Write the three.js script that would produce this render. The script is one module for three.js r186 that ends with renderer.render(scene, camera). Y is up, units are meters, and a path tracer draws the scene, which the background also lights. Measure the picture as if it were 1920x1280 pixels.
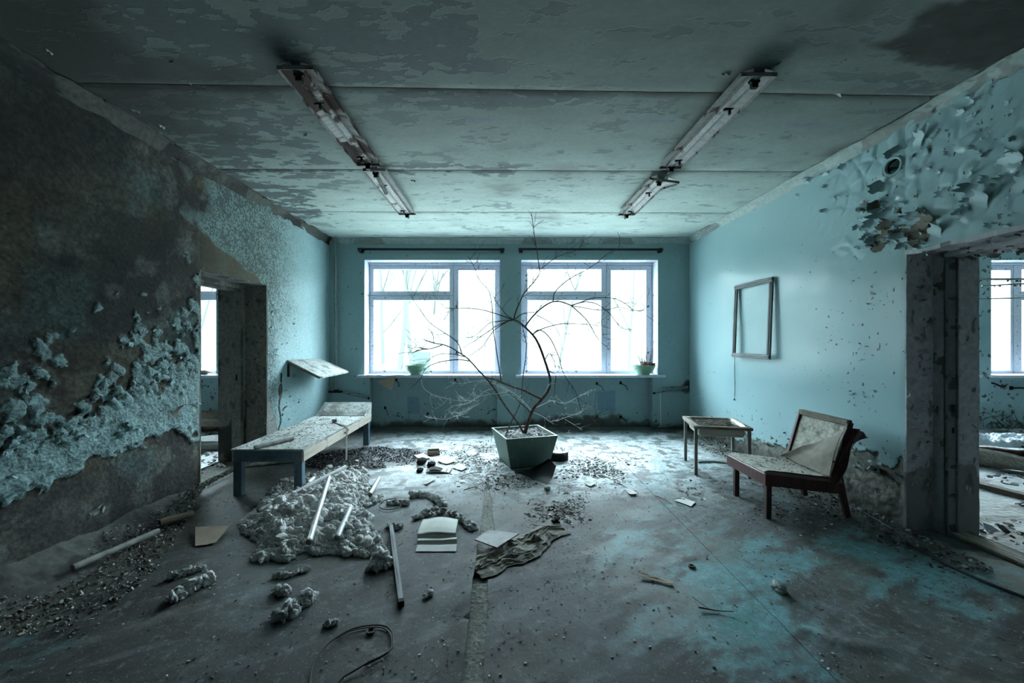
import * as THREE from 'three';
import { mergeGeometries } from 'three/addons/utils/BufferGeometryUtils.js';
import { RoundedBoxGeometry } from 'three/addons/geometries/RoundedBoxGeometry.js';

// ---------------------------------------------------------------- camera, sky, exposure
const FOC = 747, CX = 944, CY = 640, EYE = 1.4;               // focal length and vanishing point of the photograph in pixels, eye height in metres
const scene = new THREE.Scene();
const camera = new THREE.PerspectiveCamera(2 * Math.atan(640 / FOC) * 180 / Math.PI, 1.5, 0.05, 400);
camera.position.set(0, EYE, 0);
camera.lookAt(0, EYE, -10);
camera.setViewOffset(1920, 1280, 16, 0, 1920, 1280);          // shift lens: the room's axis lies a little left of the middle
const renderer = new THREE.WebGLRenderer({ antialias: true });
renderer.toneMapping = THREE.LinearToneMapping;
renderer.toneMappingExposure = 1.0;
renderer.shadowMap.enabled = true;
const SKY_LEVEL = 65;
{ // overcast sky, a third as bright at the horizon as overhead
  const W = 64, H = 64, a = new Float32Array(W * H * 4);
  for (let j = 0; j < H; j++) {
    const s = Math.sin(((j + 0.5) / H - 0.5) * Math.PI), l = s > 0 ? (1 + 2 * s) / 3 : 0.2;
    for (let i = 0; i < W; i++) a.set([0.78 * l, 0.90 * l, 1.0 * l, 1], (j * W + i) * 4);
  }
  const t = new THREE.DataTexture(a, W, H, THREE.RGBAFormat, THREE.FloatType);
  t.mapping = THREE.EquirectangularReflectionMapping; t.magFilter = THREE.LinearFilter; t.needsUpdate = true;
  scene.background = t; scene.backgroundIntensity = SKY_LEVEL;
}

// ---------------------------------------------------------------- helpers
const V3 = (x, y, z) => new THREE.Vector3(x, y, z);
let rs = 12345;
const rnd = () => { rs = (rs + 0x6d2b79f5) | 0; let t = Math.imul(rs ^ (rs >>> 15), 1 | rs); t = (t + Math.imul(t ^ (t >>> 7), 61 | t)) ^ t; return ((t ^ (t >>> 14)) >>> 0) / 4294967296; };
const rr = (a, b) => a + (b - a) * rnd(), seed = (n) => { rs = n * 7919 + 13; };
const clamp = (x, a = 0, b = 1) => x < a ? a : x > b ? b : x, lerp = (a, b, t) => a + (b - a) * t;
const sst = (a, b, x) => { const t = clamp((x - a) / (b - a)); return t * t * (3 - 2 * t); };
// the point of the horizontal plane at height y that the photograph shows at pixel (u, v); the point at depth d along that sight line
const onPlane = (u, v, y = 0) => { const d = (EYE - y) * FOC / (v - CY); return V3((u - CX) / FOC * d, y, -d); };
const atDepth = (u, v, d) => V3((u - CX) / FOC * d, EYE - (v - CY) / FOC * d, -d);

const HT = new Float32Array(65536); seed(3); for (let i = 0; i < 65536; i++) HT[i] = rnd();
const hash = (x, y) => HT[(Math.imul(x, 7919) + Math.imul(y, 30011) + Math.imul(x ^ (y << 5), 131)) & 65535];
function vn(x, y) {
  const ix = Math.floor(x), iy = Math.floor(y), fx = x - ix, fy = y - iy, u = fx * fx * (3 - 2 * fx), v = fy * fy * (3 - 2 * fy);
  const a = hash(ix, iy), b = hash(ix + 1, iy), c = hash(ix, iy + 1), d = hash(ix + 1, iy + 1);
  return a + (b - a) * u + (c - a + (a - b - c + d) * u) * v;
}
function fbm(x, y, o) { let s = 0, a = 0.5, n = 0; for (let i = 0; i < o; i++) { s += a * vn(x, y); n += a; a *= 0.5; const t = x; x = x * 1.9 + y * 0.7 + 17.3; y = y * 1.9 - t * 0.7 + 9.1; } return s / n; }
const CELL = [0, 0, 0];
function cell(x, y) { // [distance to nearest, second nearest minus nearest, number of the cell]
  const ix = Math.floor(x), iy = Math.floor(y); let a = 9, b = 9, id = 0;
  for (let j = -1; j < 2; j++) for (let i = -1; i < 2; i++) {
    const h = hash(ix + i, iy + j), k = hash(ix + i + 57, iy + j + 113), dx = ix + i + h - x, dy = iy + j + k - y, d = dx * dx + dy * dy;
    if (d < a) { b = a; a = d; id = hash(ix + i + 211, iy + j - 97); } else if (d < b) b = d;
  }
  CELL[0] = Math.sqrt(a); CELL[1] = Math.sqrt(b) - CELL[0]; CELL[2] = id; return CELL;
}
function vn3(x, y, z) { const k = Math.floor(z), f = z - k, u = f * f * (3 - 2 * f); return lerp(vn(x + k * 37.7, y + k * 91.3), vn(x + k * 37.7 + 37.7, y + k * 91.3 + 91.3), u); }

const used = new Map();
function numbered(n) { const k = used.get(n) ?? 0; used.set(n, k + 1); return k ? n + '_' + String(k).padStart(3, '0') : n; }
function tag(o, label, category, group, kind) { o.userData.label = label; if (category) o.userData.category = category; if (group) o.userData.group = group; if (kind) o.userData.kind = kind; return o; }
function mesh(name, geo, mat, parent = scene) {
  const g = Array.isArray(geo) ? join(geo) : geo;
  const m = new THREE.Mesh(g, mat); m.name = parent === scene ? numbered(name) : partName(name, parent); m.castShadow = m.receiveShadow = true; parent.add(m); return m;
}
function partName(n, parent) { let k = 0; for (const c of parent.children) if (c.name === n || c.name.replace(/_\d{3}$/, '') === n) k++; return k ? n + '_' + String(k).padStart(3, '0') : n; }
function thing(name, label, category, pos = [0, 0, 0], ry = 0, group) {
  const o = new THREE.Group(); o.name = numbered(name); scene.add(o); o.position.set(...pos); o.rotation.y = ry; return tag(o, label, category, group);
}
function parts(name, geos, mat, th, parent) { return geos.map((g) => wmesh(name, g, mat, th, parent)); }
const stuff = (m) => { m.userData.kind = 'stuff'; return m; };
function structure(name, parent = scene) { const o = new THREE.Group(); o.name = parent === scene ? numbered(name) : partName(name, parent); parent.add(o); if (parent === scene) o.userData.kind = 'structure'; return o; }
function join(list) {
  const gs = list.map((g) => { let q = g.index ? g.toNonIndexed() : g.clone(); for (const k of Object.keys(q.attributes)) if (!['position', 'normal', 'uv'].includes(k)) q.deleteAttribute(k); if (!q.attributes.normal) q.computeVertexNormals(); if (!q.attributes.uv) q.setAttribute('uv', new THREE.BufferAttribute(new Float32Array(q.attributes.position.count * 2), 2)); q.morphAttributes = {}; return q; });
  return mergeGeometries(gs);
}
const M4 = (p, r = [0, 0, 0], s = [1, 1, 1]) => new THREE.Matrix4().compose(V3(...p), new THREE.Quaternion().setFromEuler(new THREE.Euler(...r)), V3(...s));
// box whose uv is in metres, its texture running along the longest side
function box(w, h, d, p = [0, 0, 0], r = [0, 0, 0], bevel = 0) {
  const g = bevel ? new RoundedBoxGeometry(w, h, d, 1, bevel) : new THREE.BoxGeometry(w, h, d);
  const q = boxUV(g.index ? g.toNonIndexed() : g); q.applyMatrix4(M4(p, r)); return q;
}
function boxUV(g, off = 0) {
  const p = g.attributes.position, n = g.attributes.normal, uv = new Float32Array(p.count * 2);
  g.computeBoundingBox(); const s = g.boundingBox.getSize(V3()), long = s.x >= s.y && s.x >= s.z ? 0 : s.y >= s.z ? 1 : 2;
  for (let i = 0; i < p.count; i++) {
    const a = [p.getX(i), p.getY(i), p.getZ(i)], m = [Math.abs(n.getX(i)), Math.abs(n.getY(i)), Math.abs(n.getZ(i))], k = m[0] >= m[1] && m[0] >= m[2] ? 0 : m[1] >= m[2] ? 1 : 2;
    const ax = [0, 1, 2].filter((q) => q !== k); if (ax[1] === long) ax.reverse();
    uv[i * 2] = a[ax[0]] + off; uv[i * 2 + 1] = a[ax[1]] + k * 0.37 + off;
  }
  g.setAttribute('uv', new THREE.BufferAttribute(uv, 2)); return g;
}
// grid of nu x nv quads; f(s, t) gives [x, y, z, u, v]
function grid(nu, nv, f) {
  const pos = new Float32Array((nu + 1) * (nv + 1) * 3), uv = new Float32Array((nu + 1) * (nv + 1) * 2), idx = [];
  for (let j = 0, k = 0; j <= nv; j++) for (let i = 0; i <= nu; i++, k++) { const p = f(i / nu, j / nv); pos[k * 3] = p[0]; pos[k * 3 + 1] = p[1]; pos[k * 3 + 2] = p[2]; uv[k * 2] = p[3] ?? i / nu; uv[k * 2 + 1] = p[4] ?? j / nv; }
  for (let j = 0; j < nv; j++) for (let i = 0; i < nu; i++) { const a = j * (nu + 1) + i, b = a + 1, c = a + nu + 1, d = c + 1; idx.push(a, b, d, a, d, c); }
  const g = new THREE.BufferGeometry(); g.setAttribute('position', new THREE.BufferAttribute(pos, 3)); g.setAttribute('uv', new THREE.BufferAttribute(uv, 2)); g.setIndex(idx); g.computeVertexNormals(); return g;
}
// closed sheet: f(s, t) the upper face, thickness th straight down (or along the given vector)
function sheet(nu, nv, f, th, dir = [0, -1, 0]) {
  const top = grid(nu, nv, f), off = (p) => [p[0] + dir[0] * th, p[1] + dir[1] * th, p[2] + dir[2] * th, p[3], p[4]];
  const bot = grid(nu, nv, (s, t) => off(f(1 - s, t))), side = [];
  for (const [n, e] of [[nu, (q) => [q, 0]], [nu, (q) => [1 - q, 1]], [nv, (q) => [1, q]], [nv, (q) => [0, 1 - q]]]) side.push(grid(n, 1, (q, t) => { const p = f(...e(q)); return t ? p : off(p); }));
  return join([top, bot, ...side]);
}
// tube along points with radius r(t), n sides
function tube(pts, r, n = 6, steps, closed = false) {
  const curve = new THREE.CatmullRomCurve3(pts, closed, 'centripetal'), m = steps ?? Math.max(3, pts.length * 3);
  const fr = curve.computeFrenetFrames(m, closed), P = [], idx = [], N = [], U = []; let len = 0, prev = null;
  for (let i = 0; i <= m; i++) {
    const t = i / m, c = curve.getPoint(t), R = typeof r === 'number' ? r : r(t); if (prev) len += c.distanceTo(prev); prev = c;
    for (let k = 0; k <= n; k++) { const a = k / n * Math.PI * 2, x = Math.cos(a), y = Math.sin(a), nx = fr.normals[i].x * x + fr.binormals[i].x * y, ny = fr.normals[i].y * x + fr.binormals[i].y * y, nz = fr.normals[i].z * x + fr.binormals[i].z * y; P.push(c.x + nx * R, c.y + ny * R, c.z + nz * R); N.push(nx, ny, nz); U.push(len, k / n * R * 6.3); }
  }
  for (let i = 0; i < m; i++) for (let k = 0; k < n; k++) { const a = i * (n + 1) + k, b = a + 1, c = a + n + 1, d = c + 1; idx.push(a, b, c, b, d, c); }
  if (!closed) for (const [i, rev] of [[0, 1], [m, 0]]) { const c = curve.getPoint(i / m), q = P.length / 3; P.push(c.x, c.y, c.z); const tn = curve.getTangent(i / m); N.push(...(rev ? tn.clone().negate() : tn).toArray()); U.push(0, 0); for (let k = 0; k < n; k++) { const a = i * (n + 1) + k; rev ? idx.push(q, a + 1, a) : idx.push(q, a, a + 1); } }
  const g = new THREE.BufferGeometry(); g.setAttribute('position', new THREE.Float32BufferAttribute(P, 3)); g.setAttribute('normal', new THREE.Float32BufferAttribute(N, 3)); g.setAttribute('uv', new THREE.Float32BufferAttribute(U, 2)); g.setIndex(idx); return g;
}
const lathe = (pts, n = 32) => { const g = new THREE.LatheGeometry(pts.map((p) => new THREE.Vector2(...p)), n); return g; };

// ---------------------------------------------------------------- textures
// f(u, v, o) fills o = [r, g, b (0-255 sRGB), height 0-1, roughness 0-1]; gives { map, bumpMap, roughnessMap }
function paint(W, H, f, wrap = THREE.RepeatWrapping, rep) {
  const a = new Uint8Array(W * H * 4), b = new Uint8Array(W * H * 4), o = [0, 0, 0, 0.5, 0.8];
  for (let j = 0, k = 0; j < H; j++) for (let i = 0; i < W; i++, k += 4) {
    f((i + 0.5) / W, (j + 0.5) / H, o);
    a[k] = clamp(o[0], 0, 255); a[k + 1] = clamp(o[1], 0, 255); a[k + 2] = clamp(o[2], 0, 255); a[k + 3] = 255;
    b[k] = clamp(clamp(o[3]) * 254 + HT[(i * 7 + j * 613) & 65535] + HT[(i * 311 + j * 57 + 991) & 65535] - 0.5, 0, 255); b[k + 1] = clamp(o[4]) * 255; b[k + 2] = 0; b[k + 3] = 255;
  }
  const mk = (d, srgb) => { const t = new THREE.DataTexture(d, W, H); t.magFilter = THREE.LinearFilter; t.minFilter = THREE.LinearMipmapLinearFilter; t.generateMipmaps = true; t.wrapS = t.wrapT = wrap; if (srgb) t.colorSpace = THREE.SRGBColorSpace; if (rep) t.repeat.set(...rep); t.needsUpdate = true; return t; };
  return { map: mk(a, true), rel: mk(b, false) };
}
function surf(tx, bump, opt = {}) { return new THREE.MeshPhysicalMaterial({ map: tx.map, bumpMap: tx.rel, bumpScale: bump, roughnessMap: tx.rel, roughness: 1, metalness: 0, side: THREE.DoubleSide, ...opt }); }
const mix3 = (o, c, t) => { o[0] += (c[0] - o[0]) * t; o[1] += (c[1] - o[1]) * t; o[2] += (c[2] - o[2]) * t; };
const set3 = (o, c) => { o[0] = c[0]; o[1] = c[1]; o[2] = c[2]; };
const mul3 = (o, k) => { o[0] *= k; o[1] *= k; o[2] *= k; };

// the room in metres: x from XL to XR, depth (minus z) to the window wall DF, height HC
const XL = -2.81, XR = 3.0, DF = 6.42, HC = 3.06, DBACK = -2.2;
// ---------------------------------------------------------------- large surfaces: what they are made of
const PT = [152, 182, 185];                                      // the teal oil paint of the whole ward
const inEll = (x, y, cx, cy, rx, ry) => Math.hypot((x - cx) / rx, (y - cy) / ry);
// left wall, seen over depth 1.9 to 6.5: mouldy bare plaster with a band of blistered paint low down, speckled paint beyond the doorway
const LM = [0, 0, 0];
function leftPaintMask(d, y) { // [how much paint, height of the chunk's edge, its tone] in LM
  LM[0] = LM[1] = 0; if (d > 3.72 || y < 0.35 || y > 2.2) return 0;
  const e = fbm(d * 3, y * 3, 4) - 0.5, e2 = fbm(d * 16, y * 16 + 4, 4) - 0.5, lo = 0.56 + e * 0.35 + e2 * 0.16, up = lerp(1.0, 2.0, clamp((d - 2.2) / 1.5)) + e * 0.5, q = (y - lo) / (up - lo);
  if (q < -0.05 || q > 1.3) return 0;
  const wx = e2 * 0.12, c = cell((d + wx) * 13, (y - wx) * 13), gap = c[1], id = c[2], solid = sst(0.5, 0.3, q), fine = fbm(d * 30, y * 30 + 7, 4);
  const keep = 1.05 - 0.95 * sst(0.25, 1.2, q) + 0.9 * e, chunk = sst(keep + 0.04, keep - 0.04, id + 0.5 * (fine - 0.5)) * sst(0.03, 0.12, gap + 0.35 * (fine - 0.4));
  LM[0] = sst(-0.012, 0.012, q) * Math.max(chunk, solid * sst(0.36, 0.42, fine + 0.25 * solid - 0.06)); LM[1] = lerp(sst(0, 0.35, gap), 0.6, solid); LM[2] = id; return LM[0];
}
function leftColor(d, y, o) {
  const big = fbm(d * 1.3 + 5, y * 1.3, 4), mid = fbm(d * 6, y * 6, 4), fine = fbm(d * 45, y * 45, 3);
  const pat = fbm(d * 4.5 + 20, y * 4.5, 6); set3(o, [68, 67, 61]); mix3(o, [28, 29, 28], sst(0.42, 0.66, big) * 0.8); mix3(o, [112, 118, 112], sst(0.5, 0.64, pat) * 0.5); mix3(o, [36, 38, 36], sst(0.46, 0.34, pat) * 0.55); mix3(o, [74, 98, 98], sst(0.52, 0.68, fbm(d * 2 + 9, y * 2.4, 4)) * 0.5); mix3(o, [70, 62, 44], sst(0.55, 0.7, fbm(d * 1.9 + 30, y * 1.7 + 3, 4)) * 0.5); mix3(o, [28, 29, 28], sst(2.0, 2.8, y) * sst(3.2, 2.4, d) * 0.6);  // last mix: dim upper near corner, shade painted into the colour
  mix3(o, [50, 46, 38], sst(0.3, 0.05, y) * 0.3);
  const fm = fbm(d * 60, y * 60, 2), cr = Math.abs(fbm(d * 4 + 40, y * 4, 5) - 0.5);
  mul3(o, 0.42 + 0.6 * fine + 0.45 * (fm - 0.3) + 0.26 * fbm(d * 14, y * 14, 3)); o[3] = 0.45 + 0.25 * (mid - 0.5) + 0.3 * (fine - 0.5); o[4] = 0.92;
  if (d < 3.72 && cr < 0.004 && mid > 0.5) { mul3(o, 0.65); o[3] -= 0.12; }
  const m = leftPaintMask(d, y);
  if (m > 0.02) {
    const h = LM[1], id = LM[2], grain = fbm(d * 75, y * 75, 3), k = 0.62 + 0.14 * id + 0.5 * (grain - 0.3);
    mix3(o, [PT[0] * k, PT[1] * (k + 0.03), PT[2] * (k + 0.02)], m * 0.92); o[3] += m * (0.1 + 0.14 * h + 0.5 * (grain - 0.5)); o[4] = lerp(o[4], 0.7, m);
  }
  if (d > 3.45) { // paint that is left above and beyond the doorway
    const wedge = 2.42 - (d - 3.69) * 0.35 + (fbm(d * 9, 3, 3) - 0.5) * 0.08, on = sst(3.5, 3.95, d + (mid - 0.5) * 0.8) * (d < 4.75 ? sst(wedge - 0.02, wedge + 0.02, y) : 1);
    const sick = Math.max(sst(5.9, 4.6, d) * sst(0.9, 1.9, y), sst(5.1, 4.8, d) * 0.9, sst(2.75, 3.05, y) * sst(5.8, 4.2, d)), grey = sst(0.42, 0.62, fbm(d * 5 + 2, y * 5 + 8, 5) * 0.8 + sick * 0.2) * sick;
    mix3(o, PT, on); if (on > 0.1) { mul3(o, 0.93 + 0.14 * fine); mix3(o, [104, 120, 116], on * Math.max(grey * 0.8, 0.6 * sick)); }
    const spk = 0.68 * fbm(d * 46 + y * 8, y * 40 - d * 14, 4) + 0.32 * fbm(d * 7, y * 7, 4), th = 0.7 - 0.19 * sick; const s = sst(th, th + 0.07, spk) * on * (0.25 + 0.75 * sick);
    const s2 = sst(0.6 - 0.08 * sick, 0.7 - 0.08 * sick, fbm(d * 90, y * 90, 3)) * on * sick; mix3(o, [50, 60, 58], Math.max(s * 0.6, s2 * 0.75)); o[3] += on * 0.15 - s * 0.25; o[4] = lerp(o[4], 0.55 + 0.3 * sick, on);
    if (d < 4.75 && y < wedge) { mix3(o, [92, 84, 66], 0.6 * sst(3.6, 3.75, d)); }
  }
  if (d > 4.72 && d < 5.02) { const l = 0.83 - (d - 4.74) * 2.3 + (mid - 0.5) * 0.05; if (y < l) { set3(o, [132, 134, 128]); mul3(o, 0.85 + 0.3 * fine); o[3] -= 0.2; } }
  const ck = Math.abs(d - 5.03 - (fbm(3, y * 7, 4) - 0.5) * 0.14) - (0.006 + 0.03 * sst(0.12, 0, Math.abs(y - 0.78)) + 0.008 * fm);
  if (y > 0.28 && y < 1.0 && ck < 0.012) { mix3(o, [20, 20, 18], sst(0.012, 0, ck)); if (Math.abs(y - 0.77) < 0.1 && ck < -0.008) set3(o, [82, 62, 44]); o[3] -= 0.3; }
}
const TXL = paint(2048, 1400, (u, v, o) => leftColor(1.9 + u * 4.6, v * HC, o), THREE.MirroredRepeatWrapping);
const uvL = (d, y) => [(d - 1.9) / 4.6, y / HC];
const leftRelief = (d, y) => { const m = leftPaintMask(d, y), h = LM[1], id = LM[2]; return (fbm(d * 1.6, y * 1.6, 3) - 0.5) * 0.03 + (m > 0 ? m * (0.004 + 0.02 * h * id + 0.012 * fbm(d * 30, y * 30, 2)) : 0); };

// right wall: glossy paint, chipped; grey plaster bared along the floor and in patches under the cornice
const rightBare = (d, y) => {
  const e = fbm(d * 7, y * 7, 5) - 0.5, low = lerp(0.44, 0.22, sst(3.2, 5.2, d)) + e * 0.34 + (fbm(d * 2.2, 4, 2) - 0.5) * 0.2;
  let m = sst(low + 0.01, low - 0.01, y) * sst(6.3, 5.6, d + e);
  const p = (cx, cy, rx, ry) => sst(1.05, 0.95, inEll(d, y, cx, cy, rx, ry) + e * 1.3);
  return Math.max(m, p(2.93, 2.2, 0.13, 0.1), p(3.2, 2.17, 0.08, 0.07));
};
function rightColor(d, y, o) {
  const big = fbm(d * 1.1, y * 1.1 + 7, 3), fine = fbm(d * 30, y * 30, 3), wav = fbm(d * 3, y * 3 + 5, 3);
  set3(o, PT); mul3(o, 0.95 + 0.1 * big); o[3] = 0.5 + 0.1 * (wav - 0.5) + 0.05 * (fine - 0.5); o[4] = 0.2 + 0.06 * fine;
  const dens = sst(3.7, 3.0, d) * 0.8 + sst(0.8, 0.3, y) + sst(0.75, 0.3, inEll(d, y, 3.5, 1.25, 1.0, 0.9)) + sst(5.6, 6.3, d) * sst(1.2, 0.4, y) + (d < 3.4 ? 0.4 * sst(1.8, 2.3, y) : 0);
  const ch = fbm(d * 34, y * 24, 4), th = 0.83 - 0.055 * clamp(dens, 0, 1.6), c = sst(th, th + 0.012, ch), rim = sst(th - 0.025, th - 0.006, ch) * (1 - c);
  mix3(o, [92, 96, 92], c * 0.85); mix3(o, [170, 205, 205], rim * 0.14); o[3] += rim * 0.16 - c * 0.3; if (c > 0.3) o[4] = 0.9;
  const m = rightBare(d, y), edge = m * (1 - m) * 4;
  if (m > 0.01) {
    const g = [128, 128, 118]; if (y > 1.5) { g[0] = 112; g[1] = 108; g[2] = 98; }
    mix3(o, g, m); if (y < 1) { const tint = sst(0.5, 0.6, fbm(d * 14, y * 14, 4)); mix3(o, [86, 92, 88], m * tint * 0.7); mix3(o, [62, 62, 56], m * sst(0.22, 0.0, y) * 0.7); } mul3(o, 1 - m * (0.22 - 0.44 * (fine - 0.28))); o[3] -= m * (0.3 - 0.5 * (fine - 0.5)); o[4] = lerp(o[4], 0.93, m);
  }
  mix3(o, [30, 38, 38], edge * 0.6);
}
const TXR = paint(2048, 1400, (u, v, o) => rightColor(1.9 + u * 4.6, v * HC, o), THREE.MirroredRepeatWrapping);
const rightRelief = (d, y) => {
  const hole = inEll(d, y, 3.06, 2.745, 0.062, 0.066); cell(d * 9, y * 9);
  const flaky = sst(4.2, 3.2, d) * sst(1.9, 2.4, y);
  return (fbm(d * 2, y * 2, 3) - 0.5) * 0.012 - 0.006 * rightBare(d, y) + flaky * 0.012 * CELL[2] * sst(0, 0.3, CELL[1]) - 0.1 * sst(1.05, 0.8, hole) + 0.014 * sst(1.9, 1.15, hole) * sst(1.0, 1.1, hole) + sst(0.4, 0.1, y) * 0.03 * (fbm(d * 18, y * 18, 3) - 0.5);
};

// ceiling: whitewashed slabs, the wash flaking off in grey patches towards the left and the near end, black mould in the far right corner overhead
function ceilColor(x, d, o) {
  const fine = fbm(x * 40, d * 60, 3), mid = fbm(x * 3, d * 7, 4);
  set3(o, [172, 186, 180]); mul3(o, 0.93 + 0.14 * mid); o[3] = 0.6 + 0.06 * (fine - 0.5); o[4] = 0.85;
  mul3(o, lerp(0.66, 1, sst(2.2, 5.0, d)));  // darker towards the near end: light falloff painted into the colour
  let w = Math.max(sst(-0.6, -2.3, x) * sst(5.2, 3.4, d) * 0.9, sst(0.4, -0.6, x) * sst(2.9, 2.4, d) * 1.0, sst(0.9, 0.2, inEll(x, d, -0.2, 2.72, 1.6, 0.22)) * 0.75, sst(1, 0.2, inEll(x, d, -0.5, 3.85, 1.4, 0.3)) * 0.72, sst(1, 0.3, inEll(x, d, -2.7, 4.6, 0.9, 1.4)) * 0.9, sst(1, 0.2, inEll(x, d, 2.7, 2.6, 1.0, 0.35)) * 0.55, 0.05 + 0.15 * sst(5.4, 3, d));
  const pz = 0.55 * fbm(x * 3.6 + 2, d * 8, 6) + 0.45 * fbm(x * 12, d * 26 + 3, 5), th = 0.665 - 0.25 * w, m = sst(th, th + 0.012, pz), rim = sst(th - 0.03, th, pz) * (1 - m);
  mix3(o, [92, 100, 101], m * (0.45 + 0.5 * sst(0.25, 0.7, w))); o[3] -= m * 0.35; mix3(o, [120, 134, 132], rim * 0.3); o[3] += rim * 0.25;
  const dirt = sst(0.35, 0.65, fbm(x * 1.7 + 4, d * 2.3, 4) * 0.6 + 0.5 * sst(-1.0, -2.8, x) * sst(4.0, 2.2, d)); mix3(o, [62, 64, 60], dirt * 0.75);
  const mo = fbm(x * 5 + 1, d * 9 + 3, 5), bk = sst(0.52, 0.74, mo * 0.6 + 0.62 * sst(1.0, 0.35, inEll(x, d, 2.75, 2.12, 0.95, 0.42))); mix3(o, [44, 43, 40], bk * (0.55 + 0.4 * fbm(x * 9, d * 14, 4))); o[3] -= bk * 0.2;
  for (const [a, b] of [[1.3, 1.4], [2.57, 2.71], [3.85, 3.91], [5.1, 5.17]]) { const q = d - lerp(a, b, (x - XL) / (XR - XL)), n = fbm(x * 5, a * 9, 4); mix3(o, [96, 92, 80], sst(0.07 * n, 0.0, Math.abs(q)) * 0.5); const s = q - 0.35 - 0.02 * Math.sin(x * 3); mix3(o, [104, 118, 140], sst(0.05, 0, Math.abs(s)) * sst(0.5, 0.7, n) * 0.35); }
  mul3(o, 0.95 + 0.1 * fine);
}
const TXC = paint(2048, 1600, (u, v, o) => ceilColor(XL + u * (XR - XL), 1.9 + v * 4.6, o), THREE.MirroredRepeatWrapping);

// floor: linoleum under dust, worn through to turquoise in places
function floorColor(x, d, o) {
  const fine = fbm(x * 70, d * 70, 3), mid = fbm(x * 5, d * 5, 4), big = fbm(x * 1.1 + 3, d * 1.1, 4), gr = hash(Math.floor(x * 330), Math.floor(d * 330)), a0 = x * 0.86 + d * 0.5, b0 = d * 0.86 - x * 0.5;
  const sc = fbm(x * 2.2 + 14, d * 2.2 + 5, 6), scuff = fbm(a0 * 2 + 7, b0 * 16, 4); set3(o, [64, 70, 69]); mix3(o, [38, 40, 40], sst(0.4, 0.68, big)); mix3(o, [48, 46, 42], sst(0.46, 0.62, sc) * 0.75); mix3(o, [128, 138, 144], sst(0.56, 0.76, scuff) * 0.3); mix3(o, [204, 212, 214], sst(2.8, 4.7, d + 1.6 * (sc - 0.5)) * 0.85 * sst(-2.6, -1, x)); o[3] = 0.5 + 0.3 * (fine - 0.5) + 0.15 * (mid - 0.5); o[4] = lerp(0.66, 0.46, sst(3.4, 4.8, d)) + 0.22 * fine;  // pale rear floor: window light painted into the colour
  const a = x * 0.86 + d * 0.5, b = d * 0.86 - x * 0.5;                     // wear runs on the slant, along the path to the door
  const wear = fbm(a * 1.5 + 6, b * 3.6 + 4, 6) * 0.68 + 0.32 * fbm(a * 7, b * 15, 4), zone = Math.max(sst(0.1, 1.0, x) * sst(4.6, 2.4, d), 0.35 * sst(-0.4, 0.6, x), sst(1.0, 0.2, inEll(x, d, -0.35, 2.75, 0.5, 0.4)) * 0.75, sst(1, 0.3, inEll(x, d, -1.05, 3.0, 0.35, 0.12)), sst(1, 0.2, inEll(x, d, -2.3, 1.8, 0.6, 0.3)) * 0.8);
  mix3(o, [34, 32, 28], sst(0.55, 0.68, fbm(x * 9 + 3, d * 9, 5)) * 0.55); mix3(o, [112, 120, 118], sst(0.66, 0.74, fbm(x * 28, d * 28 + 9, 3)) * 0.4);
  const t = sst(0.6 - 0.16 * zone, 0.75 - 0.14 * zone, wear) * zone; mix3(o, [82, 142, 148], t * 0.75); mix3(o, [40, 122, 120], sst(0.7, 0.82, wear + 0.06 * fine) * zone * 0.6); o[4] -= t * 0.15;
  const dk = sst(0.5, 0.68, fbm(a * 1.6 + 31, b * 3 + 7, 6)); mix3(o, [80, 76, 68], dk * 0.6 * sst(4.6, 3.4, d));
  if (d > 3) mix3(o, [58, 60, 58], sst(0.62, 0.72, fbm(x * 6 + 11, d * 12, 5)) * sst(3, 4, d) * 0.5);
  const bn = inEll(x, d, -1.72, 4.8, 0.85, 0.55) + (fbm(x * 5, d * 5 + 4, 4) - 0.5) * 0.9; mix3(o, [17, 18, 20], sst(0.95, 0.72, bn) * 0.95);
  mix3(o, [40, 42, 40], sst(6.05, 6.3, d + (mid - 0.5) * 0.3) * 0.7); mix3(o, [78, 74, 64], sst(-2.15, -2.45, x + (mid - 0.5) * 0.5) * 0.7);  // dark strip along the window wall: shade below the sills painted in
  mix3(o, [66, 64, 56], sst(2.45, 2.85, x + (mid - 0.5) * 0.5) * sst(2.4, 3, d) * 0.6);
  mul3(o, 0.7 + 0.4 * fine + 0.4 * (fbm(x * 22, d * 22 + 3, 4) - 0.3)); if (gr > 0.985) mix3(o, [190, 200, 198], 0.6); else if (gr < 0.02) mix3(o, [40, 40, 36], 0.6);
}
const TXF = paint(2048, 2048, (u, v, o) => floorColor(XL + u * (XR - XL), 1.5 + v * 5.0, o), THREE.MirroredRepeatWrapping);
const uvF = (x, d) => [(x - XL) / (XR - XL), (d - 1.5) / 5.0];

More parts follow.
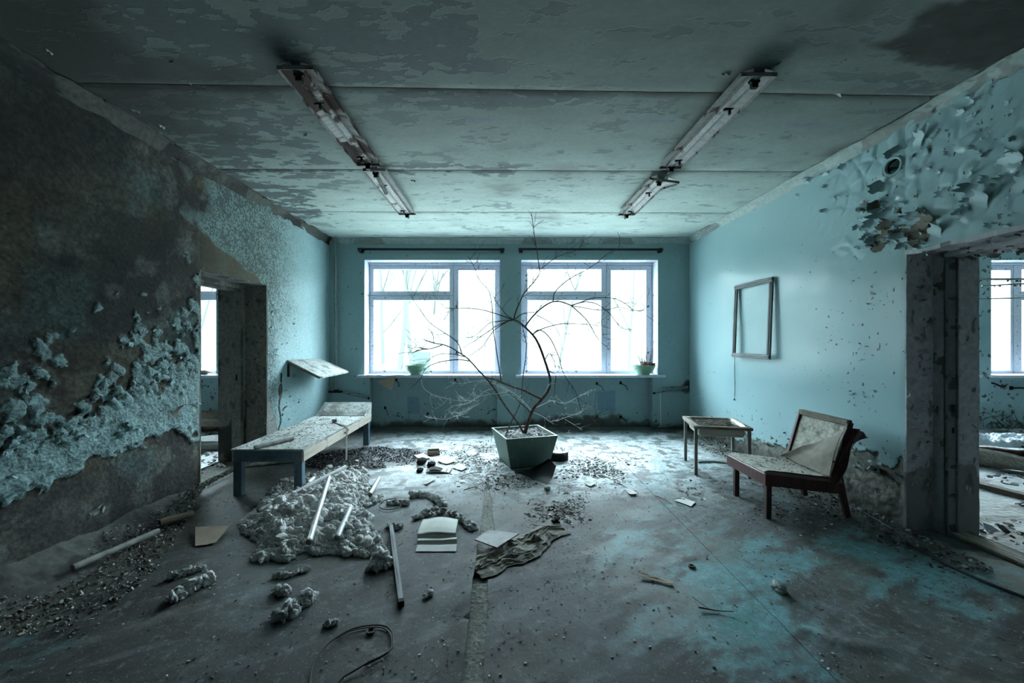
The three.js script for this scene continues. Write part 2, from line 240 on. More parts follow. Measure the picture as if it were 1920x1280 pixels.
// window wall
function farColor(x, y, o) {
  const fine = fbm(x * 40, y * 40, 3), mid = fbm(x * 5, y * 5, 4), big = fbm(x * 1.2, y * 1.2, 3);
  set3(o, PT); mul3(o, 0.8 + 0.12 * big + 0.06 * fine); o[3] = 0.5 + 0.08 * (fine - 0.5) + 0.1 * (mid - 0.5); o[4] = 0.5;  // shared teal darkened: shade of the window wall put into its paint
  const ch = fbm(x * 20, y * 18, 4), th = 0.85 - 0.11 * sst(0.7, 0.05, y) - 0.03 * sst(0.7, 0.2, Math.abs(x + 2.5)), c = sst(th, th + 0.02, ch); mix3(o, [40, 48, 46], c * 0.85); o[3] -= c * 0.3;
  for (const [x0, x1, y0, y1] of [[-1.58, -1.36, 0.2, 0.5], [1.53, 1.84, 0.25, 0.6]]) { const q = Math.min(x - x0, x1 - x, y - y0, y1 - y); mix3(o, [92, 122, 150], sst(-0.01, 0.03, q + (mid - 0.5) * 0.05) * 0.5); }
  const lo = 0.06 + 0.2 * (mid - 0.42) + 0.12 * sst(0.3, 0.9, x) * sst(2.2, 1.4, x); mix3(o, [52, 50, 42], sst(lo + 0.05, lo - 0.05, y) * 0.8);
  const soot = inEll(x, y, 2.99, 0.66, 0.16, 0.12) + (mid - 0.5); mix3(o, [14, 16, 16], sst(1, 0.4, soot)); mix3(o, [60, 78, 78], sst(0.06, 0.0, Math.abs(y - 0.62 - 0.03 * (mid - 0.5))) * sst(2.4, 2.9, x) * 0.6);
}
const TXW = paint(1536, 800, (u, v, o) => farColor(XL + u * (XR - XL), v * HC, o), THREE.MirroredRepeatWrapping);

const MAT = {};
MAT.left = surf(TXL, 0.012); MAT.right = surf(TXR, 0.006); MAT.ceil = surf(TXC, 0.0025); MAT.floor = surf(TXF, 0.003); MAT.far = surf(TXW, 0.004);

// smaller tiling materials, uv in metres
const tile = (size, px, f) => paint(px, px, (u, v, o) => f(u, v, o, size), THREE.MirroredRepeatWrapping, [1 / size, 1 / size]);
MAT.plaster = surf(tile(1.5, 512, (u, v, o) => { const x = u * 1.5, y = v * 1.5, f = fbm(x * 40, y * 40, 3), m = fbm(x * 5, y * 5, 4); set3(o, [124, 124, 118]); mix3(o, [66, 67, 65], sst(0.45, 0.6, m)); mul3(o, 0.8 + 0.4 * f); o[3] = 0.5 + 0.3 * (f - 0.5) + 0.2 * (m - 0.5); o[4] = 0.9; }), 0.006);
MAT.jambPaint = surf(tile(1.6, 768, (u, v, o) => { // off-white oil paint, chipped
  const x = u * 1.6, y = v * 1.6, f = fbm(x * 40, y * 40, 3), c = fbm(x * 16, y * 8, 4), k = sst(0.63, 0.645, c), rim = sst(0.58, 0.625, c) * (1 - k);
  set3(o, [178, 178, 182]); mul3(o, 0.9 + 0.2 * f); mix3(o, [96, 94, 90], k * 0.8); o[3] = 0.5 + rim * 0.3 - k * 0.3; o[4] = 0.6; }), 0.006);
MAT.teal = surf(tile(2, 512, (u, v, o) => { const x = u * 2, y = v * 2, f = fbm(x * 30, y * 30, 3), m = fbm(x * 4, y * 4, 4), c = sst(0.68, 0.7, fbm(x * 14, y * 14, 4)); set3(o, PT); mul3(o, 0.88 + 0.2 * m); mix3(o, [52, 56, 54], c * 0.8); o[3] = 0.5 - c * 0.3 + 0.1 * (f - 0.5); o[4] = 0.55; }), 0.004);
MAT.whitewash = surf(tile(2, 512, (u, v, o) => { const x = u * 2, y = v * 2, f = fbm(x * 30, y * 30, 3), m = sst(0.52, 0.56, fbm(x * 3, y * 3, 5)); set3(o, [160, 174, 170]); mix3(o, [112, 114, 110], m * 0.6); mul3(o, 0.9 + 0.2 * f); o[3] = 0.5 - m * 0.2 + 0.1 * f; o[4] = 0.85; }), 0.005);
MAT.concrete = surf(tile(1.5, 512, (u, v, o) => { const x = u * 1.5, y = v * 1.5, f = fbm(x * 60, y * 60, 3), m = fbm(x * 6, y * 6, 4); set3(o, [112, 111, 105]); mul3(o, 0.6 + 0.5 * f + 0.3 * m); o[3] = f; o[4] = 0.95; }), 0.006);
MAT.winPaint = surf(tile(0.8, 512, (u, v, o) => { const x = u * 0.8, y = v * 0.8, f = fbm(x * 60, y * 60, 3), c = sst(0.76, 0.78, fbm(x * 24, y * 24, 4)); set3(o, [204, 210, 222]); mul3(o, 0.9 + 0.16 * f); mix3(o, [66, 62, 58], c * 0.8); o[3] = 0.5 - c * 0.3 + 0.1 * f; o[4] = 0.55; }), 0.003);
MAT.bareWood = surf(tile(0.8, 512, (u, v, o) => { const x = u * 0.8, y = v * 0.8, g = fbm(x * 4, y * 90, 4), f = fbm(x * 60, y * 60, 2); set3(o, [150, 144, 132]); mix3(o, [104, 96, 82], sst(0.4, 0.7, g)); mul3(o, 0.85 + 0.3 * f); o[3] = g; o[4] = 0.8; }), 0.002);
MAT.dark = new THREE.MeshStandardMaterial({ color: 0x0e0f10, roughness: 0.6, metalness: 0.3 });
MAT.soot = new THREE.MeshStandardMaterial({ color: 0x14120f, roughness: 0.9 });
// ---------------------------------------------------------------- the room
const DLN = 3.69, DLF = 4.73, DRF = 2.976, DRN = 1.93, HD = 2.07;     // doorway edges (depth) and height
function wallFace(side, d0, d1, y0, y1, res = 0.02, th = 0.25) {
  const nd = Math.max(1, Math.round((d1 - d0) / res)), ny = Math.max(1, Math.round((y1 - y0) / res)), L = side === 'left';
  return sheet(nd, ny, (s, t) => {
    const d = L ? lerp(d0, d1, s) : lerp(d1, d0, s), y = lerp(y0, y1, t), e = Math.min(1, Math.min(d - d0, d1 - d) / 0.04, 1), h = (L ? leftRelief(d, y) : rightRelief(d, y)) * clamp(e);
    return [L ? XL + h : XR - h, y, -d, ...uvL(d, y)];
  }, th, [L ? -1 : 1, 0, 0]);
}
const wl = structure('wall_left');
mesh('wall_surface', [wallFace('left', 1.7, DLN, 0, HC, 0.014), wallFace('left', DLN, DLF, HD, HC, 0.02), wallFace('left', DLF, DF, 0, HC, 0.018), wallFace('left', DBACK, 1.7, 0, HC, 0.3)], MAT.left, wl);
mesh('inner_leaf', [box(0.27, HC, DLN - 0.06 - DBACK, [XL - 0.385, HC / 2, -(DLN - 0.06 + DBACK) / 2]), box(0.27, HC, DF - DLF + 0.08, [XL - 0.385, HC / 2, -(DF + DLF - 0.08) / 2]), box(0.27, HC - HD + 0.06, DLF - DLN - 0.02, [XL - 0.385, (HC + HD - 0.06) / 2, -(DLF + DLN - 0.14) / 2])], MAT.plaster, wl);
const wr = structure('wall_right');
mesh('wall_surface', [wallFace('right', DRF, DF, 0, HC, 0.014, 0.2), wallFace('right', DRN, DRF, HD, HC, 0.014, 0.2), wallFace('right', DBACK, DRN, 0, HC, 0.2, 0.2)], MAT.right, wr);
mesh('inner_leaf', [box(0.24, HC, DRN + 0.06 - DBACK, [XR + 0.32, HC / 2, -(DRN + 0.06 + DBACK) / 2]), box(0.24, HC, DF - DRF + 0.09, [XR + 0.32, HC / 2, -(DF + DRF - 0.09) / 2]), box(0.24, HC - HD + 0.06, DRF - DRN - 0.1, [XR + 0.32, (HC + HD - 0.06) / 2, -(DRF + DRN) / 2 ])], MAT.jambPaint, wr);
MAT.grimyPaint = MAT.jambPaint.clone(); MAT.grimyPaint.color.setRGB(0.42, 0.44, 0.44);
// doorways: facings of the reveals and what is left of the timber frames
const d1 = structure('door_1');
mesh('jamb_facing', box(0.262, HD, 0.012, [XL - 0.128, HD / 2, -DLF + 0.003]), MAT.plaster, d1);
mesh('jamb_facing', box(0.262, HD, 0.012, [XL - 0.128, HD / 2, -DLN - 0.001]), MAT.plaster, d1);
mesh('lintel_facing', box(0.262, 0.012, DLF - DLN, [XL - 0.128, HD - 0.002, -(DLF + DLN) / 2]), MAT.plaster, d1);
mesh('door_frame', [box(0.1, HD - 0.06, 0.035, [XL - 0.3, HD / 2 - 0.03, -DLF + 0.085], [0, 0, 0], 0.004), box(0.03, HD - 0.06, 0.05, [XL - 0.255, HD / 2 - 0.03, -DLF + 0.08], [0, 0, 0], 0.004), box(0.1, HD - 0.06, 0.035, [XL - 0.3, HD / 2 - 0.03, -DLN - 0.06]), box(0.1, 0.035, DLF - DLN - 0.1, [XL - 0.3, HD - 0.075, -(DLF + DLN - 0.05) / 2])], MAT.plaster, d1);
mesh('lock_plate', box(0.02, 0.07, 0.004, [XL - 0.29, 0.98, -DLF + 0.105]), MAT.dark, d1);
const d2 = structure('door_2');
MAT.jambR = surf(paint(256, 1024, (u, v, o) => { const x = u * 0.45, y = v * HD, f = fbm(x * 40, y * 40, 3), c = fbm(x * 22, y * 11, 4), dens = 0.06 * sst(0.9, 0.2, Math.abs(y - 0.9)), k = sst(0.72 - dens, 0.735 - dens, c), rim = sst(0.6 - dens, 0.66 - dens, c) * (1 - k), b = sst(0.03, -0.03, y - 0.55 - (fbm(x * 9, y * 6, 4) - 0.5) * 0.7);
  set3(o, [202, 203, 208]); mul3(o, 0.88 + 0.24 * f); mix3(o, [128, 128, 124], k * 0.85); mix3(o, [142, 146, 142], b * 0.9); mix3(o, [92, 95, 92], b * sst(0.5, 0.65, fbm(x * 12, y * 5, 4)) * 0.6); o[3] = 0.5 + rim * 0.3 - k * 0.3 - b * 0.2 + 0.2 * (f - 0.5); o[4] = 0.6 + 0.3 * b; }, THREE.ClampToEdgeWrapping), 0.006);
mesh('jamb_facing', sheet(12, 90, (s, t) => [XR + 0.001 + 0.2 * s, HD * t, -DRF + 0.009 + 0.006 * (fbm(s * 3, t * 20, 3) - 0.5), s * 0.45, t], 0.02, [0, 0, -1]), MAT.jambR, d2);
mesh('jamb_facing', sheet(12, 90, (s, t) => [XR + 0.275 + 0.17 * s, (HD - 0.07) * t, -DRF + 0.092 + 0.006 * (fbm(s * 3 + 7, t * 20, 3) - 0.5), 0.5 + s * 0.4, t], 0.02, [0, 0, -1]), MAT.jambR, d2);
mesh('jamb_facing', box(0.202, HD, 0.012, [XR + 0.098, HD / 2, -DRN - 0.003]), MAT.jambPaint, d2);
mesh('lintel_facing', sheet(60, 10, (s, t) => { const d = lerp(DRN, DRF, t), x = XR + 0.2 * s; return [XR - 0.004 + 0.21 * s, HD - 0.012 - 0.03 * fbm(s * 3, d * 14, 4), -lerp(DRF, DRN, t), x * 1, d]; }, -0.03), MAT.jambPaint, d2);
mesh('door_frame', [box(0.07, HD - 0.07, 0.03, [XR + 0.235, HD / 2 - 0.035, -DRF + 0.093], [0, 0, 0], 0.004), box(0.012, HD - 0.07, 0.03, [XR + 0.262, HD / 2 - 0.035, -DRF + 0.103], [0, 0, 0], 0.003), box(0.07, HD - 0.07, 0.03, [XR + 0.235, HD / 2 - 0.035, -DRN - 0.07])], MAT.grimyPaint, d2);
mesh('hinge', box(0.014, 0.05, 0.006, [XR + 0.235, 0.92, -DRF + 0.11], [0, 0, 0], 0.002), MAT.soot, d2);
mesh('hinge', box(0.014, 0.04, 0.006, [XR + 0.235, 0.76, -DRF + 0.11], [0, 0, 0], 0.002), MAT.soot, d2);
mesh('threshold', box(0.16, 0.025, DRF - DRN - 0.08, [XR + 0.3, 0.0125, -(DRF + DRN) / 2], [0, 0, 0], 0.005), MAT.bareWood, d2);

// window wall with recesses below the sills
const wf = structure('wall_far'), OPEN = [[-2.243, -0.052, -2.15, -0.1], [0.284, 2.492, 0.33, 2.4]], YH = 2.715, YS = 0.84, DOUT = 6.9;
function farFace(x0, x1, y0, y1, d = DF, th = DOUT - d, res = 0.04) {
  const nx = Math.max(1, Math.round((x1 - x0) / res)), ny = Math.max(1, Math.round((y1 - y0) / res));
  return sheet(nx, ny, (s, t) => { const x = lerp(x0, x1, s), y = lerp(y0, y1, t), e = clamp(Math.min(s, 1 - s, t, 1 - t) * 12); return [x, y, -d + e * (fbm(x * 2.5, y * 2.5, 3) - 0.5) * 0.012, (x - XL) / (XR - XL), y / HC]; }, th, [0, 0, -1]);
}
{
  const g = [farFace(XL - 0.3, OPEN[0][0], 0, HC), farFace(OPEN[0][1], OPEN[1][0], 0, HC), farFace(OPEN[1][1], XR + 0.3, 0, HC)];
  for (const [a, b, c, d] of OPEN) g.push(farFace(a, b, YH, HC), farFace(a, c, 0, YS), farFace(d, b, 0, YS), farFace(c, d, 0, YS, DF + 0.13));
  mesh('wall_surface', g, MAT.far, wf);
}
// the window wall goes on in the neighbouring rooms
const SIDE = [[-8, XL - 0.3, [-6.92, -4.63]], [XR + 0.3, 11, [7.86, 10.1], [5.33, 7.52]]];
{
  const g = []; const bx = (x0, x1, y0, y1, d0 = DF, d1 = DOUT) => g.push(box(x1 - x0, y1 - y0, d1 - d0, [(x0 + x1) / 2, (y0 + y1) / 2, -(d0 + d1) / 2]));
  for (const [a, b, [c, d], e] of SIDE) { if (e) { bx(a, e[0], 0, HC); bx(e[1], c, 0, HC); bx(e[0], e[1], YH, HC); bx(e[0], e[1], 0, YS, DF + 0.1); } else bx(a, c, 0, HC); bx(d, b, 0, HC); bx(c, d, YH, HC); bx(c, d, 0, YS, DF + 0.1); }
  mesh('side_surface', g, MAT.teal, wf);
}
// cornices: coved strips where wall and ceiling meet
function cornice(len, h = 0.1, dep = 0.07, rough = 0.006, sd = 0) {
  const prof = [[0, -h], [0.01, -h], [0.018, -h * 0.72], [dep * 0.5, -h * 0.35], [dep * 0.8, -h * 0.12], [dep, -0.012], [dep, 0], [0, 0]], n = Math.round(len / 0.05);
  return grid(n, prof.length - 1, (s, t) => { const k = Math.min(prof.length - 1, Math.round(t * (prof.length - 1))), p = prof[k], r = (fbm(s * len * 5 + sd, k * 3.3, 4) - 0.5) * rough * 2, brk = k > 0 && k < 6 ? 1 - 0.5 * sst(0.62, 0.7, fbm(s * len * 1.3 + sd, 2, 4)) * (rough > 0.01 ? 1 : 0.2) : 1; return [s * len, p[1] * brk + r, p[0] * brk + r, s * len, k * 0.03]; });
}
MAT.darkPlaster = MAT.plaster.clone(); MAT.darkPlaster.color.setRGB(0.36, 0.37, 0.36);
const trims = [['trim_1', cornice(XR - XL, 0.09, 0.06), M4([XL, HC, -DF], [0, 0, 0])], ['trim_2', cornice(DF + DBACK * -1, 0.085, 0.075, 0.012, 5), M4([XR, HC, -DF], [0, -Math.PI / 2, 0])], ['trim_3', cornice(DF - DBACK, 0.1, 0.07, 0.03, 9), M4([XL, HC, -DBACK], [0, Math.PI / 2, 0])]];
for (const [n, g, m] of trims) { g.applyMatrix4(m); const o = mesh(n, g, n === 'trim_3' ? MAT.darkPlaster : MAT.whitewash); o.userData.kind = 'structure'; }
// wall behind the camera and the closed far sides of the neighbouring rooms
{ const b = structure('wall_back'); mesh('wall_surface', box(19.6, HC + 0.3, 0.25, [1.5, HC / 2, -DBACK + 0.125]), MAT.darkWall = surf(tile(1.5, 256, (u, v, o) => { const m = fbm(u * 8, v * 8, 4); set3(o, [62, 64, 62]); mul3(o, 0.6 + 0.8 * m); o[3] = m; o[4] = 0.9; }), 0.004), b); }
{ const b = structure('wall_side'); mesh('wall_surface', box(0.25, HC + 0.3, DOUT - DBACK, [-8.1, HC / 2, -(DOUT + DBACK) / 2]), MAT.teal, b); }
{ const b = structure('wall_side'); mesh('wall_surface', box(0.25, HC + 0.3, DOUT - DBACK, [11.1, HC / 2, -(DOUT + DBACK) / 2]), MAT.teal, b); }
// ceiling of concrete slabs, joints recessed
{
  const c = structure('ceiling'), J = [[DBACK, DBACK], [-0.98, -0.9], [0.15, 0.25], [1.3, 1.4], [2.57, 2.71], [3.85, 3.91], [5.1, 5.17], [DF + 0.05, DF + 0.05]];
  for (let k = 0; k < J.length - 1; k++) {
    const a = J[k], b = J[k + 1];
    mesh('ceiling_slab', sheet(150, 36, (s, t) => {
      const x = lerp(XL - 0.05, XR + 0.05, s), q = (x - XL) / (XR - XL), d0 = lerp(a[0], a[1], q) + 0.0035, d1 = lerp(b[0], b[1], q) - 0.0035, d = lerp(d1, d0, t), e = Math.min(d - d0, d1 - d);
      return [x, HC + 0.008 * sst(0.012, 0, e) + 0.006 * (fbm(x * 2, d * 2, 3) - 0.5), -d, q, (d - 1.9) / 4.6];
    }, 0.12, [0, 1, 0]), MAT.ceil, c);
  }
  mesh('deck', [box(20, 0.2, DOUT - DBACK + 0.4, [1.5, HC + 0.23, -(DOUT + DBACK) / 2])], MAT.concrete, c);
  mesh('side_ceiling', [box(5.2, 0.14, DOUT - DBACK, [-5.6, HC + 0.07, -(DOUT + DBACK) / 2]), box(8, 0.14, DOUT - DBACK, [7.1, HC + 0.07, -(DOUT + DBACK) / 2])], MAT.whitewash, c);
}
// floor: screed with three sheets of linoleum, the joint between the first two torn open
const FH = (x, d) => 0.006 * sst(0.55, 0.75, fbm(x * 1.5 + d * 0.7, d * 2.6 - x, 3)) * sst(3.6, 2.4, d) + (x < -0.17 ? 0.03 * sst(-0.32, -0.17, x) * sst(3.2, 2.2, d) * (0.6 + 0.8 * fbm(2, d * 5, 2)) : 0) + (x > 0.9 && x < 1.9 ? 0.014 * sst(0.07, 0, Math.abs((d - 1.97) - (x - 1.4) * -0.45 + 0.04 * Math.sin(x * 9))) * sst(1.3, 1.5, x) * sst(1.9, 1.6, x) : 0);
{
  const f = structure('floor');
  mesh('screed', box(19.6, 0.2, DOUT - DBACK + 0.3, [1.5, -0.106, -(DOUT + DBACK) / 2]), MAT.concrete, f);
  const edge = (d) => -0.175 + 0.03 * (fbm(3, d * 4, 3) - 0.5), edge2 = (d) => Math.max(edge(d) + 0.003, lerp(-0.085 + 0.02 * sst(0.35, 0, Math.abs(d - 2.9)), -0.172, sst(3.2, 4.3, d)) + 0.02 * (fbm(8, d * 3, 3) - 0.5));
  const lino = (xa, xb, nx) => sheet(nx, 260, (s, t) => { const d = lerp(0.6, DF + 0.13, t), x = lerp(xa(d), xb(d), s); return [x, FH(x, d), -d, ...uvF(x, d)]; }, 0.004);
  mesh('linoleum_sheet', lino(() => XL, edge, 90), MAT.floor, f);
  mesh('linoleum_sheet', lino(edge2, () => 1.374, 60), MAT.floor, f);
  mesh('linoleum_sheet', lino(() => 1.378, () => XR + 0.2, 60), MAT.floor, f);
  mesh('linoleum_sheet', sheet(2, 30, (s, t) => { const d = lerp(DBACK, 0.6, t), x = lerp(XL, XR, s); return [x, 0, -d, ...uvF(x, d)]; }, 0.004), MAT.floor, f);
}
// windows
MAT.glass = new THREE.MeshPhysicalMaterial({ color: 0xf4fbfb, transmission: 1, thickness: 0, roughness: 0.03, ior: 1.5, side: THREE.DoubleSide });
const bars = (list, d0, d1, bev = 0.004) => list.map(([x0, x1, y0, y1]) => box(x1 - x0, y1 - y0, d1 - d0, [(x0 + x1) / 2, (y0 + y1) / 2, -(d0 + d1) / 2], [0, 0, 0], bev));
function sash(parent, x0, x1, y0, y1, g) { // g: glass opening
  const q = new THREE.Shape([new THREE.Vector2(x0, y0), new THREE.Vector2(x1, y0), new THREE.Vector2(x1, y1), new THREE.Vector2(x0, y1)]); q.holes.push(new THREE.Path([new THREE.Vector2(g[0], g[2]), new THREE.Vector2(g[0], g[3]), new THREE.Vector2(g[1], g[3]), new THREE.Vector2(g[1], g[2])]));
  const e = new THREE.ExtrudeGeometry(q, { depth: 0.039, bevelEnabled: true, bevelSize: 0.003, bevelThickness: 0.003, bevelSegments: 1, bevelOffset: -0.003 }); e.translate(0, 0, -6.697);
  const s = mesh('sash', boxUV(e), MAT.winPaint, parent);
  mesh('pane', box(g[1] - g[0] + 0.01, g[3] - g[2] + 0.01, 0.003, [(g[0] + g[1]) / 2, (g[2] + g[3]) / 2, -6.685]), MAT.glass, s);
}
function windowUnit(n, x0, x1, split, gl, gr, mirror) {
  const w = structure('window_' + n), y0 = 0.84, y1 = 2.68, yt = 2.166;
  mesh('frame', bars([[x0 - 0.02, x0 + 0.03, y0, YH], [x1 - 0.03, x1 + 0.02, y0, YH], [x0 - 0.02, x1 + 0.02, y1 - 0.02, YH + 0.01], [x0, x1, y0 - 0.03, y0 + 0.025], [split - 0.012, split + 0.012, y0, y1], mirror ? [split, x1, yt - 0.012, yt + 0.012] : [x0, split, yt - 0.012, yt + 0.012]], 6.67, 6.76), MAT.winPaint, w);
  mesh('head_bead', bars([[x0 - 0.02, x1 + 0.02, 2.675, YH + 0.01]], 6.62, 6.67), MAT.winPaint, w);
  const a = gl, b = gr, [l0, l1] = mirror ? [split + 0.006, x1 - 0.012] : [x0 + 0.012, split - 0.006], [r0, r1] = mirror ? [x0 + 0.012, split - 0.006] : [split + 0.006, x1 - 0.012];
  sash(w, l0, l1, yt + 0.006, y1 - 0.01, [a[0], a[1], 2.239, 2.605]); sash(w, l0, l1, y0 + 0.02, yt - 0.006, [a[0], a[1], 0.918, 2.088]); sash(w, r0, r1, y0 + 0.02, y1 - 0.01, [b[0], b[1], 0.918, 2.588]);
  mesh('reveal', bars([[x0 - 0.004, x0 + 0.004, YS, YH], [x1 - 0.004, x1 + 0.004, YS, YH], [x0, x1, YH - 0.004, YH + 0.004]], 6.425, 6.68, 0.001), MAT.winPaint, w);
  const sl = n === 1 ? [-2.33, -0.02] : n === 2 ? [0.2, 2.58] : [x0 - 0.1, x1 + 0.1];
  mesh('sill', sheet(40, 6, (s, t) => { const x = lerp(sl[0], sl[1], s), d = lerp(6.33, 6.66, t); return [x, 0.862 + 0.003 * fbm(x * 6, d * 6, 3), -d, x, d]; }, 0.038), MAT.winPaint, w);
  return w;
}
windowUnit(1, -2.243, -0.052, -0.832, [-2.17, -0.902], [-0.75, -0.143]);
windowUnit(2, 0.284, 2.492, 1.722, [0.402, 1.634], [1.795, 2.384]);
windowUnit(3, -6.92, -4.63, -6.04, [-5.98, -4.74], [-6.82, -6.1], true);
windowUnit(4, 7.86, 10.1, 8.52, [8.66, 10.0], [7.96, 8.47], true);
windowUnit(5, 5.33, 7.52, 6.74, [5.4, 6.67], [6.82, 7.43]);  // added unseen window, lets more daylight onto the next room's floor
// outside: ground
{ const g = mesh('ground', sheet(60, 40, (s, t) => { const x = lerp(-70, 70, s), d = lerp(6.9, 90, t); return [x, -0.75 + 0.3 * (fbm(x * 0.2, d * 0.2, 3) - 0.5), -d, x, d]; }, 0.3), new THREE.MeshStandardMaterial({ color: 0x94948e, roughness: 1 })); g.userData.kind = 'structure'; }
{ const g = mesh('added_hill', sheet(90, 24, (s, t) => { const x = lerp(-120, 120, s), d = lerp(26, 60, t), c = 9 + 1.2 * (fbm(x * 0.06, 3, 4) - 0.5) * 2; return [x, -0.9 + (c + 1) * sst(0, 0.4, t) + 0.7 * (fbm(x * 0.3, d * 0.3, 4) - 0.5), -d - 3 * fbm(x * 0.1, 1, 2), x, d]; }, 0.3), new THREE.MeshStandardMaterial({ color: 0x42453f, roughness: 1 })); g.userData.kind = 'structure'; }  // added bank outside: covers the bright low sky behind the windows
// ---------------------------------------------------------------- materials of the things
const flat = (size, px, base, f) => tile(size, px, (u, v, o) => { set3(o, base); o[3] = 0.5; o[4] = 0.7; f(u * size, v * size, o); });
MAT.bluePaint = surf(flat(0.7, 256, [88, 112, 124], (x, y, o) => { const f = fbm(x * 30, y * 30, 4); mul3(o, 0.8 + 0.4 * f); mix3(o, [120, 124, 120], sst(0.66, 0.7, fbm(x * 18, y * 18, 4)) * 0.5); o[4] = 0.45; }), 0.001);
MAT.paleWood = surf(flat(0.8, 512, [196, 186, 172], (x, y, o) => { const g = fbm(x * 3, y * 80, 4), f = fbm(x * 20, y * 20, 4); mix3(o, [158, 142, 122], sst(0.45, 0.75, g) * 0.6); mix3(o, [110, 100, 90], sst(0.62, 0.75, f) * 0.6); o[3] = g; }), 0.0012);
MAT.dusty = surf(flat(1, 768, [170, 174, 170], (x, y, o) => { const f = fbm(x * 50, y * 50, 3), m = fbm(x * 7, y * 7, 5), c = sst(0.6, 0.66, fbm(x * 38, y * 38, 3)); mix3(o, [112, 112, 106], sst(0.42, 0.66, m) * 0.8); mul3(o, 0.8 + 0.4 * f); mix3(o, [96, 95, 90], c * 0.35); o[3] = f * 0.6 + c * 0.3; o[4] = 0.9; }), 0.004);
MAT.tube = surf(flat(0.5, 256, [206, 208, 206], (x, y, o) => { const f = fbm(x * 14, y * 14, 4); mul3(o, 0.82 + 0.25 * f); o[4] = 0.35; }), 0.0005);
MAT.dustTube = surf(flat(0.5, 256, [150, 150, 144], (x, y, o) => { const f = fbm(x * 20, y * 20, 4); mul3(o, 0.7 + 0.5 * f); o[4] = 0.8; }), 0.001);
MAT.oldWood = surf(flat(0.6, 384, [118, 110, 96], (x, y, o) => { const g = fbm(x * 4, y * 120, 4), f = fbm(x * 30, y * 30, 3); mix3(o, [74, 66, 54], sst(0.4, 0.7, g)); mul3(o, 0.8 + 0.4 * f); o[3] = g; o[4] = 0.75; }), 0.0015);
MAT.fabric = surf(flat(0.3, 384, [150, 144, 132], (x, y, o) => { const w = 0.5 + 0.25 * Math.sin(x * 2600) + 0.25 * Math.sin(y * 2600), m = fbm(x * 14, y * 14, 4); mul3(o, 0.72 + 0.2 * w + 0.3 * (m - 0.3)); o[3] = w; o[4] = 0.95; }), 0.0006, { sheen: 0.4, sheenColor: new THREE.Color(0.5, 0.5, 0.5), sheenRoughness: 0.6 });
MAT.stainCloth = surf(flat(0.7, 384, [166, 164, 152], (x, y, o) => { const m = fbm(x * 8, y * 8, 5), f = fbm(x * 60, y * 60, 3); mix3(o, [96, 92, 80], sst(0.5, 0.7, m) * 0.7); mul3(o, 0.8 + 0.4 * f); o[3] = f; o[4] = 0.92; }), 0.002);
MAT.leather = surf(flat(0.5, 384, [74, 32, 30], (x, y, o) => { const m = fbm(x * 12, y * 12, 5), f = fbm(x * 70, y * 70, 3); mix3(o, [120, 104, 96], sst(0.55, 0.75, m) * 0.4); mul3(o, 0.7 + 0.6 * f); o[3] = f; o[4] = 0.5; }), 0.001);
MAT.darkLeg = surf(flat(0.5, 256, [62, 40, 36], (x, y, o) => { const g = fbm(x * 4, y * 100, 3); mul3(o, 0.6 + 0.8 * g); o[3] = g; o[4] = 0.55; }), 0.001);
MAT.planter = surf(flat(0.8, 512, [96, 126, 114], (x, y, o) => { const m = fbm(x * 4, y * 4, 4), f = fbm(x * 40, y * 40, 3); mul3(o, 0.82 + 0.3 * m); mix3(o, [140, 156, 148], sst(0.68, 0.72, f) * 0.4); mix3(o, [70, 78, 72], sst(0.6, 0.7, fbm(x * 10, y * 3, 4)) * 0.4); o[3] = f; o[4] = 0.5; }), 0.0008);
MAT.enamel = surf(flat(0.5, 256, [134, 176, 148], (x, y, o) => { const m = fbm(x * 8, y * 8, 4); mul3(o, 0.88 + 0.2 * m); mix3(o, [60, 56, 48], sst(0.72, 0.74, fbm(x * 24, y * 24, 3)) * 0.8); o[4] = 0.3; }), 0.0004);
const fixtureTex = (rust) => surf(flat(0.6, 512, [164, 164, 162], (x, y, o) => { const m = fbm(x * 7, y * 7, 6), f = fbm(x * 50, y * 50, 3), k = sst(0.64 - rust, 0.68 - rust, m + 0.06 * (f - 0.5)); mul3(o, 0.8 + 0.3 * f); mix3(o, [74, 46, 34], sst(0.58 - rust, 0.64 - rust, m) * 0.4); mix3(o, [48, 28, 20], k * 0.9); o[3] = 0.5 - 0.3 * k + 0.2 * f; o[4] = 0.6 + 0.3 * k; }), 0.001);
MAT.fixture = fixtureTex(-0.02); MAT.fixtureRust = fixtureTex(0.19);
MAT.bark = surf(flat(0.3, 256, [96, 76, 66], (x, y, o) => { const g = fbm(x * 30, y * 60, 4); mul3(o, 0.6 + 0.8 * g); o[3] = g; o[4] = 0.9; }), 0.002);
MAT.twig = new THREE.MeshStandardMaterial({ color: 0x4a3c34, roughness: 0.85 });
MAT.paleTwig = new THREE.MeshStandardMaterial({ color: 0xd0d2d0, roughness: 0.95 });
MAT.paper = surf(flat(0.5, 256, [206, 206, 198], (x, y, o) => { const m = fbm(x * 8, y * 8, 4); mul3(o, 0.86 + 0.2 * m); o[3] = m; o[4] = 0.9; }), 0.001);
MAT.card = surf(flat(0.5, 256, [150, 134, 116], (x, y, o) => { const m = fbm(x * 8, y * 8, 4); mul3(o, 0.8 + 0.35 * m); o[3] = m; o[4] = 0.9; }), 0.001);
MAT.greyMetal = surf(flat(0.4, 256, [128, 128, 122], (x, y, o) => { const m = fbm(x * 20, y * 20, 4); mul3(o, 0.75 + 0.4 * m); mix3(o, [80, 64, 50], sst(0.62, 0.7, m) * 0.6); o[3] = m; o[4] = 0.5; }), 0.0006);
